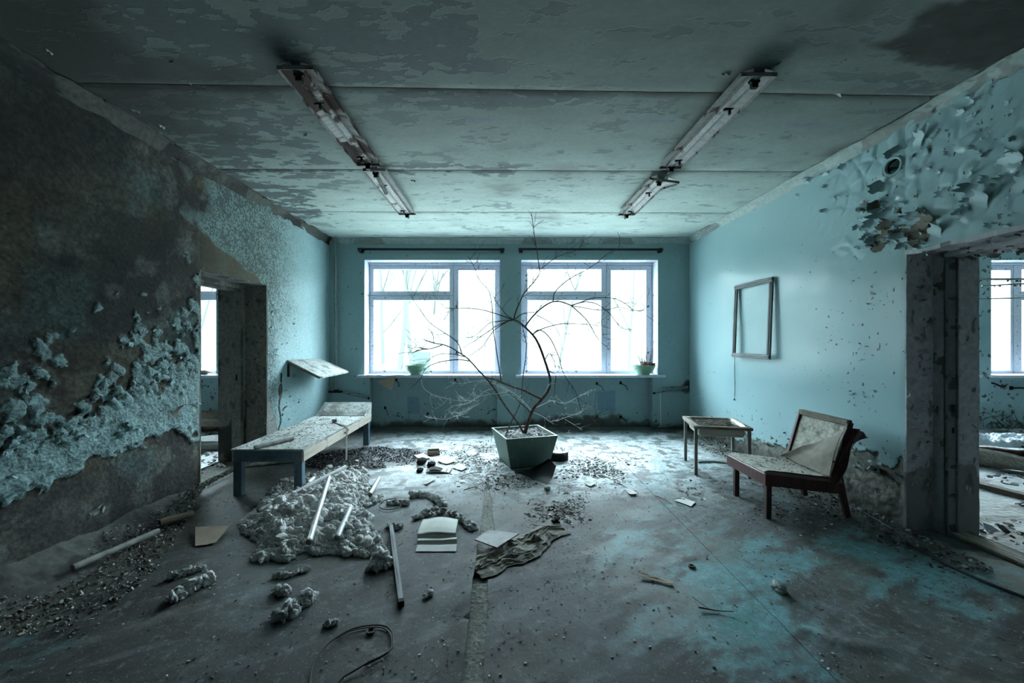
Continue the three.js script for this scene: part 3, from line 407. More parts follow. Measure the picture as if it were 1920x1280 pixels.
MAT.trayPlastic = surf(flat(0.4, 256, [196, 190, 172], (x, y, o) => { const m = fbm(x * 9, y * 9, 4); mul3(o, 0.85 + 0.25 * m); o[4] = 0.5; }), 0.0004);
MAT.pipe = surf(flat(0.4, 256, [118, 128, 124], (x, y, o) => { const m = fbm(x * 14, y * 14, 4), k = sst(0.6, 0.63, m); mul3(o, 0.8 + 0.4 * m); mix3(o, [50, 40, 32], k * 0.8); o[3] = 0.5 - 0.3 * k; o[4] = 0.6; }), 0.001);
MAT.greyWood = surf(flat(0.6, 256, [138, 142, 144], (x, y, o) => { const g = fbm(x * 4, y * 90, 4); mix3(o, [92, 92, 90], sst(0.4, 0.7, g)); o[3] = g; o[4] = 0.8; }), 0.001);
MAT.soil = surf(flat(0.5, 384, [92, 90, 86], (x, y, o) => { cell(x * 60, y * 60); const c = CELL[2], f = fbm(x * 50, y * 50, 3); mul3(o, 0.5 + 0.8 * c); mix3(o, [180, 186, 190], sst(0.75, 0.9, c) * 0.7); o[3] = 0.6 * c + 0.4 * f; o[4] = 0.95; }), 0.008);

const wmesh = (name, geo, mat, th, parent) => { const g = Array.isArray(geo) ? join(geo) : geo; const p = th.position; g.translate(-p.x, -p.y, -p.z); return mesh(name, g, mat, parent ?? th); };
function beam(p, q, w, h, bev = 0.003, up = V3(0, 1, 0)) { // straight bar from p to q, h across the up direction, w the other way
  const d = q.clone().sub(p), L = d.length(), z = d.clone().normalize(); const x = new THREE.Vector3().crossVectors(up, z).normalize(), y = new THREE.Vector3().crossVectors(z, x);
  const g = box(w, h, L, [0, 0, 0], [0, 0, 0], bev); g.applyMatrix4(new THREE.Matrix4().makeBasis(x, y, z).setPosition(p.clone().add(q).multiplyScalar(0.5))); return g;
}
const rod = (p, q, r, n = 10) => tube([p, p.clone().lerp(q, 0.33), p.clone().lerp(q, 0.66), q], r, n, 3);
const at = (x, y, d) => V3(x, y, -d);

// ---------------------------------------------------------------- examination couch
{
  const X0 = -2.45, X1 = -1.815, A = 3.6, B = 5.46, T = thing('examination_couch', 'long low examination couch with raised headrest, blue legs and a dust-covered top', 'couch', [(X0 + X1) / 2, 0, -(A + B) / 2]);
  for (const [x, d] of [[X0 + 0.04, A + 0.035], [X1 - 0.045, A + 0.035], [X0 + 0.04, B - 0.05], [X1 - 0.045, B - 0.05]]) wmesh('leg', box(0.075, 0.4, 0.06, [x, 0.2, -d], [0, 0, 0], 0.005), MAT.bluePaint, T);
  wmesh('apron', box(X1 - X0 - 0.02, 0.1, 0.025, [(X0 + X1) / 2, 0.363, -(A + 0.014)], [0, 0, 0], 0.003), MAT.bluePaint, T);
  wmesh('apron', box(X1 - X0 - 0.02, 0.1, 0.025, [(X0 + X1) / 2, 0.363, -(B - 0.03)], [0, 0, 0], 0.003), MAT.bluePaint, T);
  const r = wmesh('side_rail', box(0.025, 0.095, B - A - 0.01, [X1 - 0.004, 0.362, -(A + B) / 2], [0, 0, 0], 0.003), MAT.paleWood, T); r.userData.label = 'pale bare wooden side rail';
  wmesh('side_rail', box(0.025, 0.095, B - A - 0.01, [X0 + 0.004, 0.362, -(A + B) / 2], [0, 0, 0], 0.003), MAT.paleWood, T);
  parts('slot', [box(0.004, 0.02, 0.05, [X1 + 0.009, 0.36, -4.55]), box(0.004, 0.02, 0.02, [X1 + 0.009, 0.372, -4.63])], MAT.soot, T, r);
  wmesh('top_board', [box(X1 - X0 + 0.02, 0.018, 5.2 - A + 0.01, [(X0 + X1) / 2, 0.42, -(A - 0.01 + 5.2) / 2], [0, 0, 0], 0.004)], MAT.dusty, T);
  const hd = (x, y0, y1) => { const s = new THREE.Shape([new THREE.Vector2(0, 0), new THREE.Vector2(0.27, 0), new THREE.Vector2(0.27, 0.15), new THREE.Vector2(0, 0.02)]); return s; };
  const wedge = new THREE.ExtrudeGeometry(hd(), { depth: X1 - X0, bevelEnabled: true, bevelSize: 0.004, bevelThickness: 0.004, bevelSegments: 1 }); wedge.rotateY(Math.PI / 2); wedge.translate(X0, 0.413, -5.2);
  wmesh('headrest', boxUV(wedge.toNonIndexed()), MAT.dusty, T);
  seed(5); const inst = chips(T, 'dust_crumbs', 900, () => [rr(X0 + 0.02, X1 - 0.02) + (rnd() < 0.6 ? -0.15 * rnd() : 0), 0.431, -rr(A, 5.2)], 0.004, 0.014, [[120, 120, 112], [190, 190, 184], [80, 78, 70]], (p) => p[0] < X0 + 0.01);
}
// scattered chips, one instanced mesh: place() gives a point (minus d as z), reject(p) drops it
function chipGeo() { // a small irregular flake with thickness
  const s = new THREE.Shape(), n = 6; for (let i = 0; i <= n; i++) { const a = i / n * 6.283, r = 0.6 + 0.4 * HT[i % n + 40]; i ? s.lineTo(Math.cos(a) * r, Math.sin(a) * r * 0.7) : s.moveTo(r, 0); }
  const g = new THREE.ExtrudeGeometry(s, { depth: 0.16, bevelEnabled: false }); g.rotateX(-Math.PI / 2); return g;
}
function chips(parent, name, n, place, s0, s1, cols, reject, opt = {}) {
  const geo = opt.geo ?? chipGeo(), m = new THREE.InstancedMesh(geo, opt.mat ?? new THREE.MeshStandardMaterial({ color: 0xffffff, roughness: 0.9 }), n); m.name = parent === scene ? numbered(name) : partName(name, parent);
  const c = new THREE.Color(), off = parent === scene ? V3(0, 0, 0) : parent.position; let k = 0;
  for (let i = 0; i < n * 3 && k < n; i++) {
    const p = place(); if (!p || (reject && reject(p))) continue; const s = lerp(s0, s1, Math.pow(rnd(), opt.pow ?? 2.5)), t = opt.tilt ?? 0.5;
    const q = new THREE.Quaternion().setFromEuler(new THREE.Euler(rr(-t, t), rr(0, 6.28), rr(-t, t), 'YXZ'));
    m.setMatrixAt(k, new THREE.Matrix4().compose(V3(p[0] - off.x, p[1] - off.y, p[2] - off.z), q, V3(s * rr(0.7, 1.3), s * (opt.thick ?? 1), s * rr(0.6, 1.2))));
    const b = cols[Math.floor(rnd() * cols.length)], j = rr(0.75, 1.2); m.setColorAt(k, c.setRGB(b[0] / 255 * j, b[1] / 255 * j, b[2] / 255 * j, THREE.SRGBColorSpace)); k++;
  }
  m.count = k; m.castShadow = m.receiveShadow = true; m.userData.kind = 'stuff'; parent.add(m); return m;
}
// strap and buckle lying over the couch
{
  const T = thing('webbing_strap', 'grey webbing strap with a square buckle hanging over the couch edge', 'strap', [-1.85, 0.43, -4.6]);
  const c = [at(-2.02, 0.436, 4.76), at(-1.95, 0.437, 4.7), at(-1.87, 0.44, 4.62), at(-1.81, 0.44, 4.56), at(-1.785, 0.42, 4.54), at(-1.783, 0.3, 4.53), at(-1.776, 0.16, 4.51), at(-1.774, 0.06, 4.5)];
  const cv = new THREE.CatmullRomCurve3(c), w = V3(0.6, 0, -0.8).multiplyScalar(0.017);
  wmesh('band', sheet(40, 1, (s, t) => { const p = cv.getPoint(s), o = w.clone().multiplyScalar(t * 2 - 1); if (s > 0.45) o.set(0.2 * 0.017, 0, -0.98 * 0.017).multiplyScalar(t * 2 - 1); return [p.x + o.x, p.y, p.z + o.z, s * 1.2, t * 0.03]; }, 0.004, [-0.6, -0.6, 0]), MAT.fabric, T);
  wmesh('buckle', box(0.05, 0.045, 0.04, [-2.02, 0.452, -4.76], [0, 0.5, 0], 0.004), MAT.greyMetal, T);
}
// fold-down wall table
{
  const T = thing('folding_wall_table', 'white drop-leaf table top sagging from a bracket on the wall above the couch', 'table', [XL + 0.25, 1.05, -5.6]);
  const a = at(XL + 0.012, 1.16, 5.16), b = at(XL + 0.012, 1.145, 6.05), c = at(-2.36, 0.945, 6.09), e = at(-2.36, 0.94, 5.15);
  const f = (s, t) => { const p = a.clone().lerp(b, s), q = e.clone().lerp(c, s), r = p.lerp(q, t); return [r.x, r.y, r.z, s * 0.9, t * 0.5]; };
  wmesh('table_top', sheet(24, 12, (s, t) => { const k = 0.02, ss = s, cr = t > 0.9 ? (t - 0.9) * 10 : 0, sm = clamp(ss, cr * cr * 0.03, 1 - cr * cr * 0.03); return f(sm, t); }, 0.02), MAT.dusty, T);
  wmesh('edge_strip', beam(at(-2.79, 1.13, 5.148), at(-2.37, 0.928, 5.14), 0.008, 0.026, 0.002), MAT.oldWood, T);
  parts('bracket', [box(0.02, 0.2, 0.03, [XL + 0.015, 1.04, -5.18], [0, 0, 0], 0.003), beam(at(XL + 0.03, 1.05, 5.9), at(-2.55, 1.0, 5.9), 0.02, 0.02)], MAT.darkLeg, T);
}
// ---------------------------------------------------------------- small stand with a sunken tray
{
  const T = thing('tray_stand', 'small square metal stand on four thin legs holding a tray of dry litter', 'stand', [2.325, 0, -4.375], -0.23), h = 0.265;
  for (const [x, z] of [[-h, -h], [h, -h], [-h, h], [h, h]]) mesh('leg', box(0.03, 0.5, 0.03, [x * 0.95, 0.25, z * 0.95], [0, 0, 0], 0.003), MAT.greyMetal, T);
  parts('rim_rail', [box(2 * h + 0.03, 0.03, 0.035, [0, 0.505, -h], [0, 0, 0], 0.004), box(2 * h + 0.03, 0.03, 0.035, [0, 0.505, h], [0, 0, 0], 0.004), box(0.035, 0.03, 2 * h, [-h, 0.505, 0], [0, 0, 0], 0.004), box(0.035, 0.03, 2 * h, [h, 0.505, 0], [0, 0, 0], 0.004)].map((g) => g.translate(T.position.x, 0, T.position.z)), MAT.bareWood, T);
  const sh = new THREE.Shape(), q = 0.2, R = 0.03; sh.moveTo(-q + R, -q); for (const [x, y, a] of [[q - R, -q + R, -Math.PI / 2], [q - R, q - R, 0], [-q + R, q - R, Math.PI / 2], [-q + R, -q + R, Math.PI]]) sh.absarc(x, y, R, a, a + Math.PI / 2, false);
  const o = sh.getPoints(6); const tr = grid(o.length - 1, 10, (s, t) => { const p = o[Math.round(s * (o.length - 1))], k = Math.round(t * 10), sc = [0.02, 0.93, 0.98, 1.01, 1.01, 1.12, 1.0, 0.96, 0.93, 0.9, 0.02][k], y = [0.402, 0.402, 0.41, 0.44, 0.517, 0.524, 0.518, 0.47, 0.43, 0.425, 0.425][k]; return [p.x * sc * 1.12, y, p.y * sc * 1.12, s, t]; });
  mesh('tray', tr, MAT.trayPlastic, T);
  const lt = mesh('litter_bed', grid(20, 20, (s, t) => [lerp(-0.2, 0.2, s), 0.472 + 0.03 * fbm(s * 6, t * 6, 3), -lerp(-0.2, 0.2, t), s * 0.4, t * 0.4]), MAT.soil, T);
  seed(8); const tw = []; for (let i = 0; i < 260; i++) { const x = rr(-0.19, 0.19), z = rr(-0.19, 0.19), a = rr(0, 6.3), l = rr(0.02, 0.09), y = 0.49 + rr(0, 0.018); const p = V3(x, y, z), e = V3(clamp(x + Math.cos(a) * l, -0.2, 0.2), y + rr(-0.004, 0.012), clamp(z + Math.sin(a) * l, -0.2, 0.2)); if (p.distanceTo(e) > 0.01) tw.push(tube([p, p.clone().lerp(e, 0.5).add(V3(0, 0.004, 0)), e], rr(0.0012, 0.003), 4, 2)); }
  const m = mesh('litter_twigs', tw, MAT.oldWood, T); m.userData.kind = 'stuff';
}
// ---------------------------------------------------------------- low lounge chair
{
  const T = thing('lounge_chair', 'low dark red lounge chair with torn fabric hanging off its bare backrest', 'chair', [2.42, 0, -3.4]);
  const legs = [[at(2.115, 0, 3.62), at(2.115, 0.33, 3.62)], [at(2.095, 0, 3.16), at(2.1, 0.34, 3.16)], [at(2.735, 0, 3.17), at(2.66, 0.45, 3.19)], [at(2.745, 0, 3.63), at(2.67, 0.45, 3.61)]];
  for (const [p, q] of legs) wmesh('leg', beam(p, q, 0.036, 0.042, 0.006, V3(1, 0, 0)), MAT.darkLeg, T);
  const seatY = (x) => lerp(0.385, 0.318, (x - 2.06) / 0.6);
  wmesh('seat', sheet(30, 24, (s, t) => { const x = lerp(2.055, 2.67, s), d = lerp(3.125, 3.665, t), e = Math.min(s / 0.08, 1, t / 0.06, (1 - t) / 0.06), r = 0.022 * (1 - Math.sqrt(Math.max(0, 1 - (1 - clamp(e)) ** 2))); return [x, seatY(x) - 0.012 - r - 0.02 * Math.sin(Math.PI * t) * s + 0.006 * fbm(x * 9, d * 9, 3), -d, x, d]; }, 0.085), MAT.leather, T);
  const sc = wmesh('seat_cover', sheet(30, 24, (s, t) => { const x = lerp(2.065, 2.66, s), d = lerp(3.15, 3.66, t) + (t < 0.1 ? 0.02 * fbm(x * 12, 3, 3) : 0); return [x, seatY(x) - 0.004 - 0.02 * Math.sin(Math.PI * t) * s + 0.008 * fbm(x * 9, d * 9, 3) - 0.016 * sst(0.07, 0, s), -d, x, d]; }, 0.004), MAT.stainCloth, T); sc.userData.label = 'dusty pale seat cover';
  const backX = (y) => 2.615 + (y - 0.34) * 0.29;
  wmesh('backrest', sheet(8, 20, (s, t) => { const d = lerp(3.655, 3.165, s), y = lerp(0.32, 0.745, t); return [backX(y) + 0.008 * Math.sin(s * 3.1), y, -d, d, y]; }, 0.022, [0.96, -0.28, 0]), MAT.stainCloth, T);
  wmesh('top_rail', beam(at(backX(0.765), 0.755, 3.67), at(backX(0.765), 0.755, 3.15), 0.045, 0.045, 0.006), MAT.oldWood, T);
  wmesh('side_rail', beam(at(backX(0.32), 0.31, 3.665), at(backX(0.75), 0.75, 3.665), 0.03, 0.035, 0.006, V3(1, 0, 0)), MAT.leather, T);
  wmesh('side_rail', beam(at(backX(0.32) + 0.01, 0.31, 3.155), at(backX(0.75) + 0.01, 0.76, 3.155), 0.03, 0.045, 0.006, V3(1, 0, 0)), MAT.darkLeg, T);
  // torn cover: the fabric of the backrest, fallen forward along a diagonal fold
  const A = at(2.54, 0.36, 3.66), B = at(2.665, 0.70, 3.11), C = at(2.56, 0.335, 3.12), tc = wmesh('torn_cover', sheet(24, 16, (s, t) => { const top = A.clone().lerp(B, s), bot = at(lerp(2.57, 2.56, s), lerp(0.345, 0.34, s), lerp(3.65, 3.13, s)), p = top.lerp(bot, t); const w = 0.014 * Math.sin(s * 7 + t * 4) * (1 - t) + 0.02 * Math.sin(Math.PI * t) * s; return [p.x - w, p.y + 0.004 * Math.sin(s * 20), p.z, s * 0.6, t * 0.4]; }, 0.004, [1, 0, 0]), MAT.fabric, T);
  tc.userData.label = 'torn pale fabric folded forward';
  wmesh('torn_side', sheet(16, 10, (s, t) => { const y = lerp(0.72, 0.28, s), x = backX(y) - 0.03 + 0.075 * t * (1 - 0.3 * s), w = 0.012 * Math.sin(s * 9 + t * 5); return [x, y, -(3.125 - 0.02 * t + w), s * 0.5, t * 0.3]; }, 0.004, [0, 0, -1]), MAT.leather, T);
  wmesh('torn_flap', sheet(14, 8, (s, t) => { const p = at(backX(0.7) + 0.01, 0.71, 3.11).lerp(at(backX(0.6) + 0.02, 0.53, 3.12), t), q = at(2.93, 0.63, 3.2); const r = p.lerp(q, s); return [r.x, r.y + 0.02 * Math.sin(s * 3.1), r.z + 0.02 * Math.sin(t * 3 + s * 4), s * 0.3, t * 0.3]; }, 0.004, [0, 0, -1]), MAT.leather, T);
  seed(21); chips(T, 'seat_litter', 120, () => { const x = rr(2.1, 2.62), d = rr(3.16, 3.63); return [x, seatY(x) + 0.004, -d]; }, 0.004, 0.02, [[60, 56, 50], [150, 146, 136], [96, 90, 80]]);
}
// ---------------------------------------------------------------- empty picture frame on the wall, its string
{
  const T = thing('picture_frame', 'empty wooden picture frame hung on the teal wall with its picture gone', 'frame', [XR - 0.03, 1.655, -4.75]), z0 = -0.36, z1 = 0.36, y0 = -0.455, y1 = 0.46, w = 0.054;
  const G = new THREE.Group(); T.rotation.z = -0.04; T.position.x = XR - 0.045;
  for (const [a, b] of [[V3(0, y1 - w / 2, z0), V3(0, y1 - w / 2, z1)], [V3(0, y0 + w / 2, z0), V3(0, y0 + w / 2, z1)], [V3(0, y0 + w, z0 + w / 2), V3(0, y1 - w, z0 + w / 2)], [V3(0, y0 + w, z1 - w / 2), V3(0, y1 - w, z1 - w / 2)]]) {
    const hz = Math.abs(a.y - b.y) < 1e-6, up = hz ? V3(0, 1, 0) : V3(0, 0, 1);
    mesh('frame_side', [beam(a, b, 0.024, w, 0.004, up), beam(a.clone().add(V3(-0.012, 0, 0)), b.clone().add(V3(-0.012, 0, 0)), 0.014, w * 0.4, 0.003, up)], MAT.greyWood, T);
  }
  const S = thing('string', 'knotted loose string dangling below the corner of the picture frame', 'string', [XR - 0.012, 1.2, -5.15]);
  parts('cord', [tube([at(2.985, 1.24, 5.14), at(2.982, 1.05, 5.145), at(2.98, 0.85, 5.14), at(2.982, 0.68, 5.14)], 0.002, 5, 12), tube([at(2.985, 1.24, 5.15), at(2.98, 1.0, 5.13), at(2.982, 0.8, 5.125), at(2.982, 0.67, 5.14)], 0.002, 5, 12)], MAT.soot, S);
  seed(4); wmesh('knot', tube([...Array(14)].map((_, i) => at(2.98 + rr(-0.008, 0.006), 0.655 + rr(-0.018, 0.018), 5.14 + rr(-0.02, 0.02))), 0.0025, 5, 50), MAT.soot, S);
}
// ---------------------------------------------------------------- ceiling light fittings, tubes gone
function fitting(len, mat, bent) {
  const g = [], W = 0.108, prof = [[-W, -0.022], [-W, 0], [-0.09, 0.004], [-0.034, 0.022], [-0.032, -0.008], [-0.012, -0.014], [0, -0.022], [0.012, -0.014], [0.032, -0.008], [0.034, 0.022], [0.09, 0.004], [W, 0], [W, -0.022]];
  const bend = (x, y, z) => { if (!bent) return [x, y, z]; const k = sst(0.3, 0, len - z) * (x > -0.03 ? (x + 0.03) / 0.14 : 0); return [x + 0.075 * k, y - 0.04 * k, z]; };
  const loop = [...prof, ...prof.slice().reverse().map(([x, y]) => [x * 0.985, y + 0.004]), prof[0]], refl = grid(loop.length - 1, 24, (s, t) => { const p = loop[Math.round(s * (loop.length - 1))]; return [...bend(p[0], p[1], t * len), t * len, s * 0.5]; }).toNonIndexed(); refl.computeVertexNormals();
  return { reflector: refl, end: (z) => { const b = box(2 * W, 0.026, 0.006, [0, -0.008, z], [0, 0, 0], 0.001), p = b.attributes.position; for (let i = 0; i < p.count; i++) p.setXYZ(i, ...bend(p.getX(i), p.getY(i), p.getZ(i))); return b; } };
}
const extr = (pts, d, z) => { const e = new THREE.ExtrudeGeometry(new THREE.Shape(pts.map((p) => new THREE.Vector2(...p))), { depth: d, bevelEnabled: false }); e.translate(0, 0, z - d / 2); return e; };
function addFitting(x, d0, d1, mat, label, bent, y = 3.012) {
  const len = d1 - d0, T = thing('ceiling_light', label, 'ceiling light', [x, y, -d1], 0, 'strip light fittings on the ceiling'), F = fitting(len, mat, bent);
  mesh('reflector', F.reflector, mat, T);
  mesh('end_plate', F.end(0.003), mat, T); mesh('end_plate', F.end(len - 0.003), MAT.fixtureRust, T);
  for (const z of [0.2, len - 0.32]) mesh('clip', extr([[-0.028, -0.027], [0.028, -0.027], [0.028, -0.033], [0.01, -0.034], [0.008, -0.07], [-0.003, -0.07], [-0.005, -0.04], [-0.036, -0.043], [-0.038, -0.03]], 0.016, z), MAT.dark, T);
  for (const z of [0.03, len - 0.05]) mesh('lamp_holder', extr([[-0.03, -0.015], [0.03, -0.015], [0.03, -0.03], [0.02, -0.032], [0.018, -0.062], [-0.018, -0.062], [-0.02, -0.032], [-0.03, -0.03]], 0.024, z), MAT.dark, T);
  mesh('spigot', box(0.022, 0.046, 0.05, [0, -0.03, -0.02], [0, 0, 0], 0.003), MAT.dark, T);
  for (const z of [0.25, len - 0.25]) mesh('hanger', box(0.03, HC - y + 0.02, 0.03, [0, (HC - y) / 2 + 0.01, z]), MAT.soot, T);
  return T;
}
addFitting(-1.22, 2.33, 3.62, MAT.fixtureRust, 'heavily rusted long strip light fitting above the doorway side, nearest of that row');
{ const T = addFitting(-1.207, 3.72, 5.02, MAT.fixture, 'scuffed strip light fitting with a dangling broken lamp stub, window end of the rusted row');
  mesh('lamp_stub', rod(V3(0.0, -0.03, 1.22), V3(0.01, -0.1, 0.95), 0.019, 12), MAT.dustTube, T); }
addFitting(1.535, 2.39, 3.68, MAT.fixture, 'whitish intact strip light fitting with thin rusty edges, nearest above the chair side');
addFitting(1.55, 3.92, 5.04, MAT.fixture, 'short strip light fitting with its near end bent and twisted', true);
// ---------------------------------------------------------------- curtain rails, pipes and hooks on the window wall
for (const [a, b, label] of [[-2.325, 0.017, 'black curtain rail over the window behind the wall table side'], [0.238, 2.546, 'black curtain rail over the window with the dead plant']]) {
  const T = thing('curtain_rail', label, 'curtain rail', [(a + b) / 2, 2.868, -6.35], 0);
  wmesh('rail', box(b - a, 0.034, 0.02, [(a + b) / 2, 2.868, -6.35], [0, 0, 0.001 * (a > 0 ? -3 : -2)], 0.004), MAT.dark, T);
  for (const x of [a + 0.04, b - 0.04]) wmesh('bracket', box(0.055, 0.065, 0.085, [x, 2.858, -6.385], [0, 0, 0], 0.008), MAT.dark, T);
}
{
  const T = thing('heating_pipe', 'vertical heating pipe in the corner with flaking paint and a cut end', 'pipe', [-2.68, 0, -6.34]);
  wmesh('riser', tube([at(-2.675, HC, 6.34), at(-2.675, 2.3, 6.34), at(-2.672, 1.5, 6.34), at(-2.67, 0.63, 6.34)], 0.024, 12, 24), MAT.pipe, T);
  wmesh('elbow', box(0.07, 0.05, 0.06, [-2.66, 0.615, -6.34], [0, 0, 0], 0.015), MAT.soot, T); wmesh('tee', rod(at(-2.78, 0.6, 6.34), at(-2.56, 0.6, 6.34), 0.017), MAT.soot, T);
  const st = wmesh('branch_pipe', rod(at(-2.6, 0.6, 6.34), at(-2.14, 0.5, 6.31), 0.013), MAT.pipe, T);
  wmesh('cut_end', rod(at(-2.145, 0.501, 6.31), at(-2.125, 0.497, 6.309), 0.018), MAT.soot, T, st);
  const U = thing('pipe_stub', 'thin cut-off heating pipes by the corner at sill level, above the tray stand', 'pipe', [2.7, 0.62, -6.37]);
  wmesh('pipe', rod(at(2.4, 0.575, 6.36), at(2.96, 0.66, 6.4), 0.012), MAT.pipe, U); wmesh('pipe', rod(at(2.55, 0.66, 6.39), at(2.97, 0.68, 6.4), 0.009), MAT.pipe, U);
  wmesh('cut_end', rod(at(2.39, 0.573, 6.36), at(2.42, 0.578, 6.36), 0.016), MAT.soot, U);
  const W = thing('pipe_stub', 'thin pale conduit running down to a sloping pipe near the floor under the second window', 'pipe', [2.5, 0.3, -6.37]);
  wmesh('conduit', tube([at(2.515, 0.57, 6.39), at(2.52, 0.4, 6.4), at(2.525, 0.2, 6.4), at(2.52, 0.03, 6.39)], 0.008, 6), MAT.paleTwig, W);
  wmesh('pipe', rod(at(2.46, 0.035, 6.35), at(2.97, 0.09, 6.39), 0.014), MAT.pipe, W);
}
seed(31);
for (const [x, y, lab] of [[-1.72, 0.72, 'radiator hook high in the first window recess beside the hanging card'], [-0.75, 0.72, 'radiator hook high in the first window recess behind the branches'], [-1.9, 0.26, 'radiator hook low in the first window recess near the couch'], [-1.2, 0.16, 'radiator hook low in the first window recess behind the twigs'], [1.58, 0.66, 'radiator hook high in the second window recess, first of two'], [1.97, 0.67, 'radiator hook high in the second window recess, closest to the bowl'], [1.58, 0.12, 'radiator hook low in the second window recess, first of two'], [1.97, 0.11, 'radiator hook low in the second window recess near the conduit']]) {
  const T = thing('radiator_hook', lab, 'hook', [x, y, -6.5], 0, 'radiator hooks in the window recesses');
  wmesh('shank', tube([at(x - 0.05, y + 0.05, 6.555), at(x - 0.02, y + 0.03, 6.5), at(x + 0.02, y, 6.45), at(x + 0.03, y - 0.05, 6.44), at(x + 0.045, y - 0.04, 6.43)], 0.005, 8, 14), MAT.soot, T);
  wmesh('wall_plate', box(0.035, 0.045, 0.012, [x - 0.045, y + 0.05, -6.55]), MAT.soot, T);
}
// ---------------------------------------------------------------- enamel bowls, board and papers on the sills
const bowlProf = [[0.001, 0.012], [0.085, 0.012], [0.088, 0], [0.1, 0], [0.1, 0.014], [0.15, 0.06], [0.175, 0.11], [0.186, 0.142], [0.2, 0.148], [0.2, 0.154], [0.182, 0.152], [0.17, 0.115], [0.142, 0.064], [0.09, 0.026], [0.001, 0.022]];
function bowl(x, label) { const T = thing('enamel_bowl', label, 'bowl', [x, 0.866, -6.445]); mesh('basin', lathe(bowlProf, 40), MAT.enamel, T); return T; }
{
  bowl(-1.41, 'pale green enamel bowl on the sill in front of a white board');
  const T = bowl(2.26, 'pale green enamel bowl holding a dead plant on the sill');
  mesh('soil', lathe([[0.001, 0.13], [0.1, 0.128], [0.172, 0.118]], 24), MAT.soil, T);
  const tw = []; seed(61); for (let i = 0; i < 90; i++) { const c = i % 2 ? [-0.01, 0] : [0.07, 0.02], a = rr(0, 6.3), l = rr(0.12, 0.44) * (i % 2 ? 1 : 0.9), sp = rr(0.05, 0.42); const p = V3(c[0] + Math.cos(a) * 0.02, 0.12, c[1] + Math.sin(a) * 0.02); const e = p.clone().add(V3(Math.cos(a) * sp * l, l, Math.sin(a) * sp * l * 0.6)); tw.push(tube([p, p.clone().lerp(e, 0.4).add(V3(rr(-0.01, 0.01), 0.02, 0)), e], (t) => lerp(0.0016, 0.0006, t), 4, 6)); if (i % 3 === 0) { const b = p.clone().lerp(e, 0.6); tw.push(tube([b, b.clone().add(V3(rr(-0.03, 0.03), 0.04, rr(-0.03, 0.03))), b.clone().add(V3(rr(-0.07, 0.07), 0.09, rr(-0.05, 0.05)))], 0.0008, 3, 3)); } }
  const pm = stuff(mesh('dead_stems', tw, new THREE.MeshStandardMaterial({ color: 0x5c443c, roughness: 0.9 }), T));
  const lf = []; for (let i = 0; i < 70; i++) { const c = i % 2 ? [0.02, 0] : [0.12, 0.02]; lf.push(grid(2, 2, (s, t) => [(s - 0.5) * 0.035, 0.012 * Math.sin(s * 3.1) + 0.006 * t, (t - 0.5) * 0.025]).applyMatrix4(M4([c[0] + rr(-0.05, 0.05), rr(0.13, 0.2), c[1] + rr(-0.05, 0.05)], [rr(-1, 1), rr(0, 6), rr(-1, 1)]))); }
  const lm = mesh('withered_leaves', lf, new THREE.MeshStandardMaterial({ color: 0x6a4038, roughness: 0.9, side: THREE.DoubleSide }), T); lm.userData.kind = 'stuff';
}
{
  const c = document.createElement('canvas'); c.width = 256; c.height = 300; const g = c.getContext('2d'); g.fillStyle = '#dfe3e2'; g.fillRect(0, 0, 256, 300); g.fillStyle = 'rgba(120,124,128,.35)'; seed(9);
  for (let y = 70; y < 240; y += 14) { let x = 70; while (x < 200) { const w = rr(6, 26); g.fillRect(x, y, w, 3); x += w + 5; } } g.fillStyle = '#5a5a58'; for (const y of [60, 130, 190]) g.fillRect(14, y, 16, 8);
  const t = new THREE.CanvasTexture(c); t.colorSpace = THREE.SRGBColorSpace;
  const T = thing('board', 'white printed board with punched holes leaning on the window behind the bowl', 'board', [-1.38, 0.868, -6.635]);
  const b = new THREE.BoxGeometry(0.3, 0.36, 0.004); b.translate(0, 0.18, 0); b.rotateX(-0.03); b.rotateZ(-0.06); mesh('sheet', b, new THREE.MeshPhysicalMaterial({ map: t, roughness: 1, transmission: 0.22, thickness: 0 }), T);
}
const paperSheet = (name, label, cat, pts, y, mat = MAT.paper, curl = 0.004, group) => { // pts: four corners [x, d]; a thin slightly curled sheet
  const c = V3((pts[0][0] + pts[2][0]) / 2, y, -(pts[0][1] + pts[2][1]) / 2), T = thing(name, label, cat, [c.x, c.y, c.z], 0, group);
  const P = pts.map((p) => V3(p[0], y + (p[2] ?? 0), -p[1])), k = rnd() * 9; wmesh('leaf', sheet(8, 8, (s, t) => { const q = P[0].clone().lerp(P[1], s).lerp(P[3].clone().lerp(P[2], s), t); return [q.x, q.y + 0.002 + curl * fbm(s * 2.5 + k, t * 2.5, 2) + curl * (s - 0.5) ** 2 * 2, q.z, s * 0.3, t * 0.3]; }, 0.0012), mat, T); return T;
};
seed(17);
paperSheet('paper_sheet', 'white paper sheet lying flat on the first sill by the reveal', 'paper', [[-2.2, 6.36], [-1.93, 6.35], [-1.84, 6.55], [-2.15, 6.56]], 0.864);
paperSheet('paper_sheet', 'white card on the first sill with its corner jutting over the edge', 'paper', [[-1.87, 6.22, -0.006], [-1.56, 6.38], [-1.8, 6.54], [-2.06, 6.4]], 0.869);
{ const T = thing('card', 'brown card hanging down from the first sill below the papers', 'card', [-1.85, 0.75, -6.3]); wmesh('leaf', sheet(8, 8, (s, t) => { const p = at(-1.99, 0.77, 6.315).lerp(at(-1.7, 0.845, 6.31), s), q = at(-1.975, 0.755, 6.3).lerp(at(-1.76, 0.63, 6.26), s), r = p.lerp(q, t); return [r.x, r.y, r.z + 0.012 * Math.sin(s * 3.1), s * 0.3, t * 0.2]; }, 0.002, [0, 0, -1]), MAT.card, T); }
